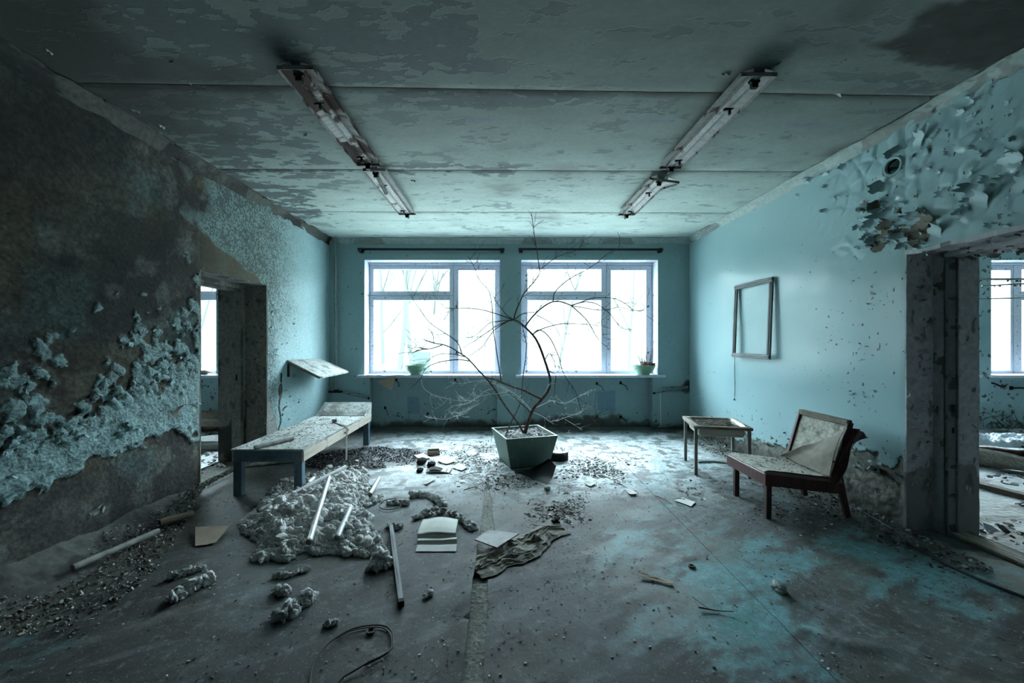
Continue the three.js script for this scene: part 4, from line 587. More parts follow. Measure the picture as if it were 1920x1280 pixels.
// ---------------------------------------------------------------- dead tree in its planter
{
  const T = thing('potted_tree', 'leafless dead tree growing from a square green planter in the middle of the floor', 'tree', [0.23, 0, -4.63]), rot = 0.29;
  const corner = (hs, y, k) => { const a = rot + Math.PI / 4 + k * Math.PI / 2, r = hs * Math.SQRT2; return V3(Math.cos(a) * r, y, -Math.sin(a) * r); };
  const shell = (rows) => grid(4 * 6, rows.length - 1, (s, t) => { const r = rows[Math.round(t * (rows.length - 1))], q = s * 4, k = Math.floor(q) % 4, f = q - Math.floor(q), p = corner(r[0], r[1], k).lerp(corner(r[0], r[1], k + 1), f); return [p.x, p.y, p.z, s * 2.4, t * 0.5]; });
  const flatNormals = (g) => { const q = g.toNonIndexed(); q.computeVertexNormals(); return q; };
  const pb = mesh('planter', flatNormals(shell([[0.001, 0.004], [0.218, 0.004], [0.228, 0.02], [0.3, 0.345], [0.302, 0.356], [0.284, 0.356], [0.27, 0.3]])), MAT.planter, T);
  mesh('soil', grid(24, 24, (s, t) => { const p = corner(0.275, 0, 2).lerp(corner(0.275, 0, 3), s).lerp(corner(0.275, 0, 1).lerp(corner(0.275, 0, 0), s), t), e = Math.min(s, 1 - s, t, 1 - t); return [p.x, 0.315 + 0.03 * fbm(s * 5, t * 5, 3) + 0.01 * sst(0, 0.3, e), p.z, s * 0.55, t * 0.55]; }), MAT.soil, T, pb);
  seed(77); chips(T, 'soil_litter', 700, () => { const a = rr(-0.265, 0.265), b = rr(-0.265, 0.265), c = Math.cos(rot), n = Math.sin(rot); return [0.23 + a * c - b * n, 0.337, -4.63 - (a * n + b * c)]; }, 0.004, 0.02, [[150, 156, 160], [60, 56, 52], [110, 108, 104], [200, 206, 208]], null, { tilt: 0.9, pow: 2 });
  // branches traced as polylines on a sketch of the tree: 2.908 sketch units to a pixel; depth is given separately
  const px = (x, y) => [760 + x / 2.908, 380 + y / 2.908], built = [];
  const near = (u, v) => { let b = 1e9, d = 4.62; for (const q of built) { const e = (q[0] - u) ** 2 + (q[1] - v) ** 2; if (e < b) { b = e; d = q[2]; } } return d; };
  const local = (p) => p.sub(T.position);
  function branch(name, mat, flatPts, r0, r1, dd, twigs = 5, pale = false) {
    const P = []; for (let i = 0; i < flatPts.length; i += 2) P.push(px(flatPts[i], flatPts[i + 1]));
    const d0 = built.length ? near(...P[0]) : 4.62, n = P.length, pts = P.map((p, i) => { const d = d0 + dd * Math.sin(i / (n - 1) * 1.57); built.push([...p, d]); return local(atDepth(p[0], p[1], d)); });
    for (let i = 0; i < n - 1; i++) for (let k = 1; k < 6; k++) { const f = k / 6, a = P[i], b = P[i + 1]; built.push([lerp(a[0], b[0], f), lerp(a[1], b[1], f), d0 + dd * Math.sin((i + f) / (n - 1) * 1.57)]); }
    const m = mesh(name, tube(pts, (t) => lerp(r0, r1, Math.pow(t, 0.7)) * lerp(1.15, 1.7, sst(0.008, 0.003, r0)) * (pale ? 0.75 : 1), r0 > 0.008 ? 10 : 5, n * 4), mat, T);
    const cv = new THREE.CatmullRomCurve3(pts, false, 'centripetal'), tw = [];
    const thin = pale ? 0.75 : 1; for (let k = 0; k < twigs * 1.7; k++) {
      const t = rr(0.25, 1), p = cv.getPoint(t), tg = cv.getTangent(Math.min(t, 0.99)), side = V3(rr(-1, 1), rr(-0.7, 1), rr(-1, 1)).normalize(); let dir = tg.clone().multiplyScalar(rr(0.4, 1)).add(side.multiplyScalar(rr(0.5, 1.1))).normalize();
      const L = rr(0.06, 0.3) * (pale ? 0.6 : 1), pp = [p.clone()]; let c = p.clone(); for (let i = 0; i < 5; i++) { dir.add(V3(rr(-0.28, 0.28), rr(-0.2, pale ? 0.3 : 0.24), rr(-0.28, 0.28))).normalize(); c = c.clone().addScaledVector(dir, L / 5); pp.push(c); }
      tw.push(tube(pp, (q) => lerp(Math.min(r1 * 1.5, 0.003), 0.0016, q) * thin, 4, 8));
      if (rnd() < 0.55) { const b = pp[3], e = b.clone().add(V3(rr(-1, 1), rr(-0.5, 1), rr(-1, 1)).normalize().multiplyScalar(L * 0.35)); tw.push(tube([b, b.clone().lerp(e, 0.5).add(V3(rr(-0.01, 0.01), rr(-0.01, 0.01), 0)), e], 0.0017, 3, 3)); }
      if (pale && rnd() < 0.8) { const b = pp[Math.floor(rr(1, 5.9))]; const q = new THREE.IcosahedronGeometry(rr(0.003, 0.007), 0); q.scale(rr(0.6, 1.6), rr(0.6, 1.6), 1); q.translate(b.x, b.y, b.z); tw.push(q); }
    }
    if (tw.length) { const g = stuff(mesh('twigs', tw, pale ? MAT.paleTwig : MAT.twig, m)); if (pale) g.userData.label = 'pale twigs'; }  // low branches get the lighter twig colour
    return m;
  }
  seed(101); const bk = MAT.bark, tg = MAT.twig, pl = MAT.paleTwig;
  branch('trunk', bk, [650, 1262, 668, 1200, 700, 1120, 745, 1070, 780, 1020, 790, 970, 778, 915, 760, 860, 735, 790, 710, 740, 690, 715, 655, 680, 620, 650, 590, 637], 0.02, 0.0085, 0.05, 3);
  branch('trunk', bk, [645, 1258, 625, 1215, 600, 1180, 540, 1100, 490, 1020, 440, 955, 400, 915, 370, 880, 330, 840, 290, 815, 240, 785, 190, 770, 155, 765, 100, 745], 0.012, 0.004, -0.25, 4);
  branch('branch', bk, [745, 1070, 690, 1045, 640, 1020, 590, 1005, 540, 985, 490, 965, 430, 950], 0.013, 0.006, -0.1, 3);
  branch('branch', bk, [550, 1258, 580, 1190, 620, 1110, 632, 1060, 640, 960, 655, 850, 660, 770, 650, 720, 635, 660], 0.0075, 0.004, 0.1, 3);
  branch('branch', bk, [690, 1150, 650, 1110, 600, 1065, 560, 1030], 0.009, 0.005, -0.1, 6, true);
  branch('branch', tg, [525, 985, 505, 860, 490, 760, 478, 680, 475, 600, 470, 540, 455, 480, 420, 440, 395, 405, 375, 350, 350, 305], 0.005, 0.0018, 0.1, 8);
  branch('branch', bk, [590, 640, 600, 600, 625, 540, 650, 490, 690, 445, 720, 405, 740, 365], 0.0085, 0.004, 0.1, 9);
  branch('branch', tg, [740, 362, 790, 320, 850, 285, 940, 255, 975, 200], 0.003, 0.0015, 0.15, 7);
  branch('branch', tg, [732, 375, 720, 280, 705, 190, 695, 110, 688, 60], 0.0035, 0.0018, -0.05, 5);
  branch('branch', bk, [650, 678, 690, 625, 730, 585, 770, 555, 805, 540, 850, 540, 905, 560], 0.0085, 0.0055, -0.2, 3);
  branch('branch', tg, [905, 560, 950, 545, 990, 540, 1040, 550, 1080, 575, 1120, 610, 1150, 650, 1190, 685, 1250, 690], 0.0045, 0.0015, -0.15, 6);
  branch('branch', tg, [905, 560, 950, 600, 990, 640, 1020, 690, 1050, 740, 1095, 780, 1135, 770], 0.005, 0.0015, 0.2, 5);
  branch('branch', tg, [805, 540, 815, 490, 850, 450, 910, 405, 980, 370, 1040, 330, 1100, 280, 1165, 240, 1168, 185], 0.0045, 0.0015, 0.1, 7);
  branch('branch', tg, [950, 545, 1020, 520, 1090, 518, 1150, 525, 1200, 550, 1250, 585, 1300, 585, 1330, 560], 0.0035, 0.0014, -0.3, 7);
  branch('branch', tg, [912, 562, 990, 575, 1050, 585, 1110, 580, 1170, 570, 1250, 590, 1290, 590], 0.003, 0.0014, 0.15, 5);
  branch('branch', tg, [590, 638, 560, 640, 510, 645, 460, 655, 420, 690, 370, 730, 330, 735], 0.0055, 0.0015, 0.3, 6);
  branch('branch', tg, [588, 640, 540, 620, 480, 600, 410, 582, 340, 575, 270, 575, 215, 570, 200, 550], 0.005, 0.0014, -0.3, 7);
  branch('branch', tg, [590, 638, 550, 610, 520, 570, 495, 540, 475, 500, 445, 455], 0.0045, 0.0016, 0.2, 5);
  branch('branch', tg, [585, 640, 560, 645, 500, 670, 440, 710, 390, 745, 330, 780, 305, 800], 0.005, 0.0016, -0.1, 5);
  branch('branch', tg, [560, 645, 490, 690, 450, 740, 420, 785, 370, 820, 345, 850], 0.0045, 0.0014, 0.1, 5);
  branch('branch', tg, [690, 718, 740, 690, 800, 670, 870, 658, 940, 660, 1000, 663, 1060, 672, 1120, 685], 0.005, 0.0014, 0.2, 6);
  branch('branch', tg, [693, 722, 720, 695, 750, 700, 790, 740, 820, 800, 840, 850, 855, 910, 880, 960, 910, 1000, 940, 1060, 960, 1130, 1010, 1170, 1040, 1165, 1068, 1140], 0.005, 0.0015, -0.3, 9);
  branch('branch', tg, [600, 632, 640, 605, 690, 597, 720, 600], 0.004, 0.002, 0.1, 3);
  branch('branch', tg, [715, 612, 770, 640, 810, 670, 840, 720, 855, 760], 0.003, 0.0013, 0.15, 4);
  branch('branch', tg, [308, 828, 290, 770, 240, 725, 200, 700, 130, 650, 80, 580, 40, 520, 55, 490], 0.0042, 0.0014, 0.2, 6);
  branch('branch', tg, [155, 765, 150, 720, 125, 685], 0.003, 0.0016, 0.05, 2);
  branch('branch', tg, [200, 775, 140, 795, 90, 800, 50, 810], 0.004, 0.002, -0.1, 5);
  branch('branch', tg, [120, 797, 70, 790, 45, 785], 0.003, 0.0015, 0.05, 3);
  branch('branch', tg, [330, 840, 260, 825, 190, 825, 140, 845, 100, 890], 0.004, 0.0014, 0.15, 3);
  branch('branch', tg, [350, 862, 290, 855, 200, 865, 130, 890, 100, 920, 85, 960], 0.0042, 0.0022, -0.2, 2);
  branch('branch', pl, [85, 960, 100, 1010, 150, 1045, 200, 1060, 260, 1075, 330, 1080, 400, 1065], 0.0028, 0.0016, 0.1, 7, true);
  branch('branch', bk, [780, 915, 810, 930, 820, 945, 815, 1000, 820, 1080, 860, 1110, 870, 1160, 875, 1260], 0.006, 0.002, -0.2, 6, true);
  branch('branch', pl, [870, 1180, 920, 1210, 965, 1238], 0.003, 0.0015, -0.1, 2, true);
  branch('branch', tg, [757, 862, 785, 822, 810, 860, 820, 900], 0.004, 0.002, -0.1, 4);
  branch('branch', pl, [700, 1122, 750, 1100, 800, 1080, 870, 1095, 920, 1070, 970, 1045, 1020, 1022], 0.0035, 0.0015, 0.2, 10, true);
  branch('branch', pl, [866, 1150, 930, 1155, 960, 1140, 980, 1125], 0.0028, 0.0014, 0.1, 6, true);
  branch('branch', pl, [690, 1135, 620, 1060, 560, 1020, 480, 985, 400, 970, 310, 985, 245, 980], 0.0045, 0.0016, -0.15, 16, true);
  branch('branch', pl, [560, 1030, 500, 1040, 420, 1050, 340, 1080, 290, 1050], 0.003, 0.0015, -0.2, 12, true);
  branch('branch', pl, [480, 1010, 430, 1030, 380, 1070, 320, 1100, 260, 1110, 245, 1140, 270, 1165, 320, 1145, 370, 1115], 0.003, 0.0014, 0.2, 12, true);
  branch('branch', pl, [400, 1100, 370, 1110, 300, 1150, 220, 1180, 160, 1175, 120, 1168], 0.0028, 0.0014, -0.1, 9, true);
  branch('branch', pl, [450, 960, 390, 990, 370, 1030, 380, 1080], 0.0028, 0.0015, 0.1, 6, true);
  branch('branch', pl, [690, 1140, 740, 1160, 790, 1190, 850, 1180, 900, 1160], 0.003, 0.0015, -0.2, 10, true);
}
// ---------------------------------------------------------------- cotton wool: one big heap that nobody could count, and loose tufts
MAT.wool = surf(flat(0.12, 256, [250, 250, 250], (x, y, o) => { const f = fbm(x * 220, y * 220, 3), m = fbm(x * 40, y * 40, 3); mul3(o, 0.84 + 0.2 * f + 0.14 * (m - 0.5)); o[3] = f * 0.6 + m * 0.4; o[4] = 1; }), 0.007, { sheen: 0.5, sheenColor: new THREE.Color(0.8, 0.85, 0.9), sheenRoughness: 0.8, transmission: 0.15, thickness: 0 });
function tuftGeo(k, det = 4) {
  const g = new THREE.IcosahedronGeometry(1, det), p = g.attributes.position, v = V3(0, 0, 0), uv = new Float32Array(p.count * 2);
  for (let i = 0; i < p.count; i++) {
    v.fromBufferAttribute(p, i).normalize(); const a = vn3(v.x * 2.2 + k * 7, v.y * 2.2, v.z * 2.2 + 9), b = 1 - Math.abs(2 * vn3(v.x * 4.5 + k, v.y * 4.5 + 5, v.z * 4.5) - 1), c = vn3(v.x * 13, v.y * 13 + k, v.z * 13);
    const r = 0.55 + 0.5 * a + 0.22 * b + 0.15 * c; p.setXYZ(i, v.x * r, v.y * r * 0.85, v.z * r); uv[i * 2] = (v.x + v.z * 0.6) * 0.06; uv[i * 2 + 1] = (v.y + v.z * 0.5) * 0.06;
  }
  g.setAttribute('uv', new THREE.BufferAttribute(uv, 2)); g.deleteAttribute('normal'); const q = smooth(g); return q;
}
function smooth(g) { // shared normals for coincident vertices
  g.computeVertexNormals(); const p = g.attributes.position, n = g.attributes.normal, m = new Map();
  for (let i = 0; i < p.count; i++) { const k = `${p.getX(i).toFixed(4)},${p.getY(i).toFixed(4)},${p.getZ(i).toFixed(4)}`; const a = m.get(k) ?? [0, 0, 0]; a[0] += n.getX(i); a[1] += n.getY(i); a[2] += n.getZ(i); m.set(k, a); }
  for (let i = 0; i < p.count; i++) { const k = `${p.getX(i).toFixed(4)},${p.getY(i).toFixed(4)},${p.getZ(i).toFixed(4)}`, a = m.get(k), l = Math.hypot(...a) || 1; n.setXYZ(i, a[0] / l, a[1] / l, a[2] / l); }
  return g;
}
const TUFT = [0, 1, 2].map((k) => tuftGeo(k)), TUFT_LOW = [3, 4, 5].map((k) => tuftGeo(k, 2));
const inPoly = (u, v, P) => { let c = false; for (let i = 0, j = P.length - 2; i < P.length; j = i, i += 2) if ((P[i + 1] > v) !== (P[j + 1] > v) && u < (P[j] - P[i]) * (v - P[i + 1]) / (P[j + 1] - P[i + 1]) + P[i]) c = !c; return c; };
const HEAP = [446, 985, 470, 960, 500, 930, 520, 905, 560, 893, 600, 884, 640, 876, 680, 876, 692, 890, 688, 905, 700, 915, 690, 935, 720, 926, 716, 940, 680, 955, 690, 975, 700, 990, 715, 1020, 728, 1040, 700, 1045, 660, 1040, 600, 1040, 560, 1035, 540, 1055, 510, 1050, 490, 1058, 465, 1050, 490, 1035, 480, 1015, 450, 1000];
const heapDepth = (u, v) => { let m = 1e9; for (let i = 0, j = HEAP.length - 2; i < HEAP.length; j = i, i += 2) { const ax = HEAP[j], ay = HEAP[j + 1], bx = HEAP[i], by = HEAP[i + 1], t = clamp(((u - ax) * (bx - ax) + (v - ay) * (by - ay)) / ((bx - ax) ** 2 + (by - ay) ** 2)); m = Math.min(m, Math.hypot(u - ax - t * (bx - ax), v - ay - t * (by - ay))); } return m; };
{
  const T = thing('wool_heap', 'big heap of loose cotton wool spread on the floor beside the couch', 'wool', [-1.55, 0, -3.25]); T.userData.kind = 'stuff'; seed(202);
  const lists = [[], [], []], c = new THREE.Color();
  for (let i = 0; i < 4600; i++) {
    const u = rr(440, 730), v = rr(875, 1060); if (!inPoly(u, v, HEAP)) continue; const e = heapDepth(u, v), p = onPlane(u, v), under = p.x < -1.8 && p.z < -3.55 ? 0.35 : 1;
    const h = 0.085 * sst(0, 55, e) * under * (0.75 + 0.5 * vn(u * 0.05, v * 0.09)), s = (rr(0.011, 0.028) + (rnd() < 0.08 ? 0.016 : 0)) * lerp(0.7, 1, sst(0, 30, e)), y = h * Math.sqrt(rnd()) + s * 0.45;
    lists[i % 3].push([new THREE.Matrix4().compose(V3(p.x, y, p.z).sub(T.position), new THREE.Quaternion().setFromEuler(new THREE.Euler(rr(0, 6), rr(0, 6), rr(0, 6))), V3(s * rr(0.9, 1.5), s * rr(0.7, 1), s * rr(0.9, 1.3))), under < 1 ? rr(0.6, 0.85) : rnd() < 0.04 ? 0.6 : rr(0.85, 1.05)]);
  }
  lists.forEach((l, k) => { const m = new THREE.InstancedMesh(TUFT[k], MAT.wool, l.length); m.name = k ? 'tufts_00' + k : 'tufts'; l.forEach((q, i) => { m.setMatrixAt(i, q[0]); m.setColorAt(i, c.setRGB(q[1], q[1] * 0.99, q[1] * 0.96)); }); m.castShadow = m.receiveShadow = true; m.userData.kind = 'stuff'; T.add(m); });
  mesh('underlay', grid(40, 40, (s, t) => { const u = lerp(440, 735, s), v = lerp(1060, 872, t), p = onPlane(u, v), ins = inPoly(u, v, HEAP) ? heapDepth(u, v) : -heapDepth(u, v), under = p.x < -1.8 && p.z < -3.55 ? 0.35 : 1; return [p.x - T.position.x, -0.02 + 0.1 * sst(-4, 55, ins) * under + 0.01 * fbm(u * 0.1, v * 0.1, 3), p.z - T.position.z, p.x, p.z]; }), MAT.wool, T).userData.kind = 'stuff';
}
function tuftThing(label, pxs, s, name = 'wool_tuft') { // pxs: pixels on the floor along the tuft
  const P = []; for (let i = 0; i < pxs.length; i += 2) P.push(onPlane(pxs[i], pxs[i + 1])); const c = P[Math.floor(P.length / 2)], T = thing(name, label, 'wool', [c.x, 0, c.z], 0);
  const gs = []; for (let i = 0; i < P.length; i++) for (let k = 0; k < 34; k++) { const q = P[i].clone().lerp(P[Math.min(P.length - 1, i + 1)], rnd()), r = s * (0.16 + 0.42 * rnd() ** 2), g = TUFT_LOW[(i + k) % 3].clone(), h = Math.max(0, rnd() - 0.3) * s * 1.25; g.applyMatrix4(M4([q.x + rr(-0.75, 0.75) * (s - h * 0.6), r * 0.5 + h, q.z + rr(-0.75, 0.75) * (s - h * 0.6)], [rr(0, 6), rr(0, 6), rr(0, 6)], [r * rr(0.9, 1.4), r * rr(0.6, 0.9), r])); gs.push(g); }
  const tail = []; for (let k = 0; k < 5; k++) { const q = P[Math.floor(rnd() * P.length)], a = rr(0, 6.3), l = rr(0.8, 1.8) * s; tail.push(tube([V3(q.x, 0.012, q.z), V3(q.x + Math.cos(a) * l * 0.6, 0.016, q.z + Math.sin(a) * l * 0.6), V3(q.x + Math.cos(a + 0.5) * l, 0.005, q.z + Math.sin(a + 0.5) * l)], (t) => 0.007 * (1 - t) + 0.0015, 5, 6)); }
  stuff(wmesh('fluff', gs, MAT.wool, T)); stuff(wmesh('strands', tail, MAT.wool, T)); return T;
}
seed(301);
tuftThing('long thin wool tuft lying closest to the wall tube, above a rounder one', [322, 1084, 340, 1080, 358, 1073, 376, 1068], 0.028);
tuftThing('curled grey wool tuft standing apart on the floor near the dark wall', [328, 1126, 345, 1112, 362, 1104, 380, 1095, 388, 1090], 0.045);
tuftThing('ragged wool tuft nearest the loop of wire', [520, 1162, 538, 1154, 552, 1144, 568, 1132, 576, 1126], 0.045);
tuftThing('stringy wool tuft trailing off just in front of the heap', [512, 1082, 524, 1082, 542, 1080, 560, 1074, 577, 1070], 0.02);
tuftThing('small round wool tuft between the heap and the ragged one', [516, 1111, 526, 1110, 536, 1112], 0.03);
tuftThing('plump upright wool tuft at the edge of the heap next to the batten', [700, 1066, 712, 1062, 722, 1060], 0.055);
tuftThing('tiny wool tuft on the bare floor above the wire loop', [610, 1174, 620, 1172, 628, 1170], 0.018);
tuftThing('wool tuft with a wire ring stuck in it', [728, 946, 745, 944, 762, 946], 0.03);
tuftThing('bent line of wool tufts leading towards the folded paper', [770, 932, 790, 930, 808, 933, 820, 940, 828, 947], 0.04);
tuftThing('low bank of wool tufts behind the folded paper', [772, 975, 800, 966, 830, 960, 855, 968, 875, 984, 888, 992], 0.035);
tuftThing('small wool tuft caught on the far end of the batten', [728, 990, 738, 988, 748, 990], 0.028);
tuftThing('wool tuft with a brown underside at the right edge of the heap', [660, 975, 672, 970, 684, 976], 0.05);
tuftThing('small dusty wool tuft to the right of the batten end', [800, 1118, 806, 1116], 0.02);
tuftThing('white torn wad lying alone on the worn turquoise floor', [1452, 1100, 1460, 1106, 1468, 1110], 0.03);
// ---------------------------------------------------------------- fluorescent tubes without caps
function lampTube(label, p, q, mat = MAT.tube, r = 0.019, group) {
  const c = p.clone().add(q).multiplyScalar(0.5), T = thing('lamp_tube', label, 'tube', [c.x, c.y, c.z], 0, group); wmesh('glass_tube', tube([p, p.clone().lerp(q, 0.3), p.clone().lerp(q, 0.7), q], r, 16, 4), mat, T);
  const d = q.clone().sub(p).normalize(); wmesh('end_cap', tube([p.clone().addScaledVector(d, -0.012), p.clone().addScaledVector(d, -0.004), p.clone().addScaledVector(d, 0.006)], r * 1.03, 16, 3), MAT.greyMetal, T); return T;
}
lampTube('longest white lamp tube lying across the wool heap', onPlane(487, 957, 0.075), onPlane(648, 875, 0.14));
lampTube('white lamp tube lying down the middle of the wool heap', onPlane(580, 1014, 0.1), onPlane(617, 895, 0.16));
lampTube('short white lamp tube half sunk in the wool heap edge', onPlane(633, 1006, 0.075), onPlane(656, 953, 0.115));
lampTube('short white lamp tube on the floor behind the heap', onPlane(694, 926, 0.02), onPlane(711, 896, 0.025));
lampTube('stub of white lamp tube between couch leg and heap', onPlane(578, 905, 0.09), onPlane(588, 896, 0.09));
lampTube('dusty lamp tube lying on the couch', onPlane(480, 838, 0.449), onPlane(549, 822, 0.449), MAT.dustTube);
lampTube('dusty lamp tube on the floor under the couch', onPlane(455, 874, 0.02), onPlane(560, 862, 0.02), MAT.dustTube);
lampTube('grey lamp tube lying along the foot of the dark wall', onPlane(141, 1062, 0.055), onPlane(297, 995, 0.05), MAT.dustTube);
{ const T = thing('card_tube', 'dim cardboard tube lying behind the grey lamp tube', 'tube', [-2.55, 0.03, -3.15]); const p = onPlane(300, 980, 0.05), q = onPlane(362, 962, 0.05); wmesh('tube_wall', tube([p, p.clone().lerp(q, 0.5), q], 0.026, 14, 3), MAT.card, T); const d = q.clone().sub(p).normalize(); wmesh('dark_bore', tube([p.clone().addScaledVector(d, -0.001), p.clone(), p.clone().addScaledVector(d, 0.001)], 0.021, 14, 2), MAT.soot, T); }
// ---------------------------------------------------------------- single things on the floor
{ const T = thing('batten', 'straight grey wooden batten on the floor between heap and folded paper', 'batten', [-0.7, 0.015, -2.55]); wmesh('bar', beam(onPlane(733, 986, 0.03), onPlane(752, 1131, 0.016), 0.03, 0.03, 0.003), MAT.greyWood, T); wmesh('burnt_end', beam(onPlane(751.5, 1126, 0.0165), onPlane(752.5, 1133, 0.016), 0.032, 0.032, 0.003), MAT.soot, T); }
{ // paper folded like an accordion
  const T = thing('folded_paper', 'stiff sheet of paper folded in zigzags near the batten', 'paper', [-0.46, 0, -2.85]), prof = [[2.65, 0.006], [2.72, 0.014], [2.74, 0.004], [2.755, 0.028], [2.785, 0.026], [2.795, 0.008], [2.805, 0.02], [2.825, 0.044], [2.9, 0.046], [3.0, 0.042], [3.08, 0.03]];
  wmesh('sheet', sheet(14, prof.length * 4 - 4, (s, t) => { const q = t * (prof.length - 1), k = Math.min(prof.length - 2, Math.floor(q)), f = q - k, d = lerp(prof[k][0], prof[k + 1][0], f), y = lerp(prof[k][1], prof[k + 1][1], f), x0 = lerp(-0.585, -0.62, t), x1 = lerp(-0.315, -0.35, t), x = lerp(x0, x1, s); return [x, y * (0.75 + 0.5 * fbm(s * 2 + 5, t * 2, 2)) + (k > 6 ? 0.025 * Math.sin(s * 3.1) * (t - 0.6) : 0), -d - (k > 1 && k < 7 ? 0.012 * s : 0), s * 0.27, t * 0.4]; }, 0.002), MAT.paper, T);
}
{ const T = thing('slate', 'flat grey slate propped on the crumpled rag', 'slab', [-0.05, 0.03, -2.72]); const P = [[890, 1011], [932, 1026], [973, 1000], [917, 993]].map((p, i) => onPlane(p[0], p[1], [0.04, 0.042, 0.068, 0.06][i])); wmesh('slab', sheet(8, 8, (s, t) => { const q = P[0].clone().lerp(P[1], s).lerp(P[3].clone().lerp(P[2], s), t); return [q.x, q.y + 0.002 * fbm(s * 6, t * 6, 2), q.z, s * 0.2, t * 0.2]; }, 0.008), MAT.greyMetal, T); }
{ // rag
  const T = thing('rag', 'crumpled brown sackcloth rag under the slate', 'rag', [0.1, 0, -2.65]), a = onPlane(884, 1072), b = onPlane(1046, 990), ax = b.clone().sub(a), L = ax.length(), z = ax.clone().normalize(), x = V3(-z.z, 0, z.x);
  wmesh('cloth', sheet(160, 90, (s, t) => { const w = (0.11 + 0.06 * fbm(s * 4, 2, 3)) * (0.55 + 0.45 * Math.sin(Math.PI * clamp(s * 0.9 + 0.08))), o = (t - 0.45) * 2 * w + 0.07 * (fbm(s * 9, 7 + t, 4) - 0.5), r = 1 - Math.abs(2 * fbm(s * 4.5 + 2 + 1.2 * fbm(t * 4, s * 3, 2), t * 4.5 + 1.6 * fbm(s * 5, t * 3, 2), 4) - 1), h = 0.055 * (0.7 * Math.pow(r, 4) + 0.3 * fbm(s * 26, t * 12, 3)) * Math.sin(Math.PI * clamp(t, 0.02, 0.98)) * (0.4 + 0.6 * Math.sin(Math.PI * clamp(s, 0.03, 0.97))) + 0.008; const p = a.clone().addScaledVector(ax, s + 0.03 * (fbm(t * 4, 3, 3) - 0.5)).addScaledVector(x, o); return [p.x, h, p.z, s * L, t * 0.4]; }, 0.004), MAT.fabric, T);
}
{ const P = [[581, 1282], [584.6, 1253], [590.5, 1239], [610.4, 1210.8], [635, 1192], [663, 1178], [698, 1171.6], [720.5, 1173], [733.4, 1182.7], [737, 1198], [732, 1218], [710, 1232], [686.5, 1243.7], [659.6, 1260], [644, 1269], [632, 1284]], T = thing('wire_loop', 'large loop of dark wire lying on the floor', 'wire', [-0.6, 0, -1.85]); wmesh('wire', tube(P.map((p, i) => onPlane(p[0], p[1], 0.006 + 0.012 * Math.sin(i / 15 * 3.1))), 0.0035, 6, 80), MAT.dark, T); wmesh('second_strand', tube(P.slice(4, 13).map((p, i) => onPlane(p[0] - 3, p[1] + 4, 0.005)), 0.0025, 6, 40), MAT.dark, T); }
{ const T = thing('wire_ring', 'bent ring of wire lying against the wool tuft', 'wire', [-0.7, 0.01, -3.4]); wmesh('wire', tube([[712, 944], [720, 938], [735, 935], [750, 940], [752, 948], [742, 953], [726, 955], [714, 952]].map((p) => onPlane(p[0], p[1], 0.012)), 0.004, 6, 48, true), MAT.dark, T); }
{ const T = thing('cable', 'black cable lying along the floor from the chair to the doorway', 'cable', [2.85, 0, -2.6]); wmesh('sheath', tube([[1600, 952], [1629, 966], [1676, 994], [1717, 1025], [1784, 1062], [1851, 1092], [1925, 1121]].map((p) => onPlane(p[0], p[1], 0.009)), 0.009, 8, 60), MAT.dark, T); }
{ const T = thing('hose', 'grey hose lying between the tray stand and the lounge chair', 'hose', [2.3, 0, -4.2]); wmesh('hose_wall', tube([[1310, 866], [1322, 865], [1340, 865], [1365, 868], [1385, 874], [1400, 884]].map((p) => onPlane(p[0], p[1], 0.012)), 0.011, 8, 40), MAT.greyMetal, T); }
{ const T = thing('tin', 'low round tin with a dusty lid beside the planter', 'tin', [0.655, 0, -4.75]); mesh('body', lathe([[0.001, 0], [0.116, 0], [0.118, 0.006], [0.116, 0.012], [0.116, 0.092]], 36), MAT.dark, T); mesh('lid', lathe([[0.118, 0.086], [0.121, 0.09], [0.121, 0.1], [0.112, 0.102], [0.108, 0.097], [0.001, 0.097]], 36), MAT.greyMetal, T);
  seed(41); stuff(mesh('lid_litter', [...Array(7)].map(() => { const x = rr(-0.07, 0.07), z = rr(-0.07, 0.07); return tube([V3(x, 0.098, z), V3(x + rr(-0.01, 0.02), 0.115, z), V3(x + rr(-0.02, 0.03), 0.13, z + rr(-0.02, 0.02))], 0.003, 5, 3); }), MAT.soot, T)); }
{ const T = thing('torn_sheet', 'black torn sheet curling up at the foot of the planter', 'scrap', [0.35, 0, -4.1]); const a = onPlane(966, 884, 0.01), b = onPlane(1026, 907, 0.004), c = atDepth(1043, 872, 4.2), e = at(0.5, 0.1, 4.42); wmesh('sheet', sheet(14, 14, (s, t) => { const q = a.clone().lerp(b, s).lerp(e.clone().lerp(c, s), t); return [q.x, Math.max(0.004, q.y - 0.035 * Math.sin(Math.PI * t) + 0.008 * Math.sin(s * 6)), q.z, s, t]; }, 0.003), MAT.dark, T); }
seed(55);
paperSheet('paper_sheet', 'white rectangular paper on the bare floor in front of the tray stand', 'paper', [onPlane(1264, 939), onPlane(1296, 951), onPlane(1304, 943), onPlane(1280, 934)].map((p) => [p.x, -p.z]), 0.004);
{ const P = [onPlane(366, 1026), onPlane(405, 1020), onPlane(432, 991), onPlane(366, 995)].map((p, i) => [p.x, -p.z, i > 1 ? 0.02 : 0.001]); paperSheet('card', 'buff torn card lying on the floor by the wool heap', 'card', P, 0.004, MAT.card, 0.006); }
paperSheet('linoleum_scrap', 'pale torn strip lying on the worn floor in front of the chair', 'scrap', [[1195, 1083], [1262, 1099], [1262, 1093], [1205, 1079]].map((q) => onPlane(q[0], q[1])).map((p) => [p.x, -p.z]), 0.005, MAT.card, 0.01);
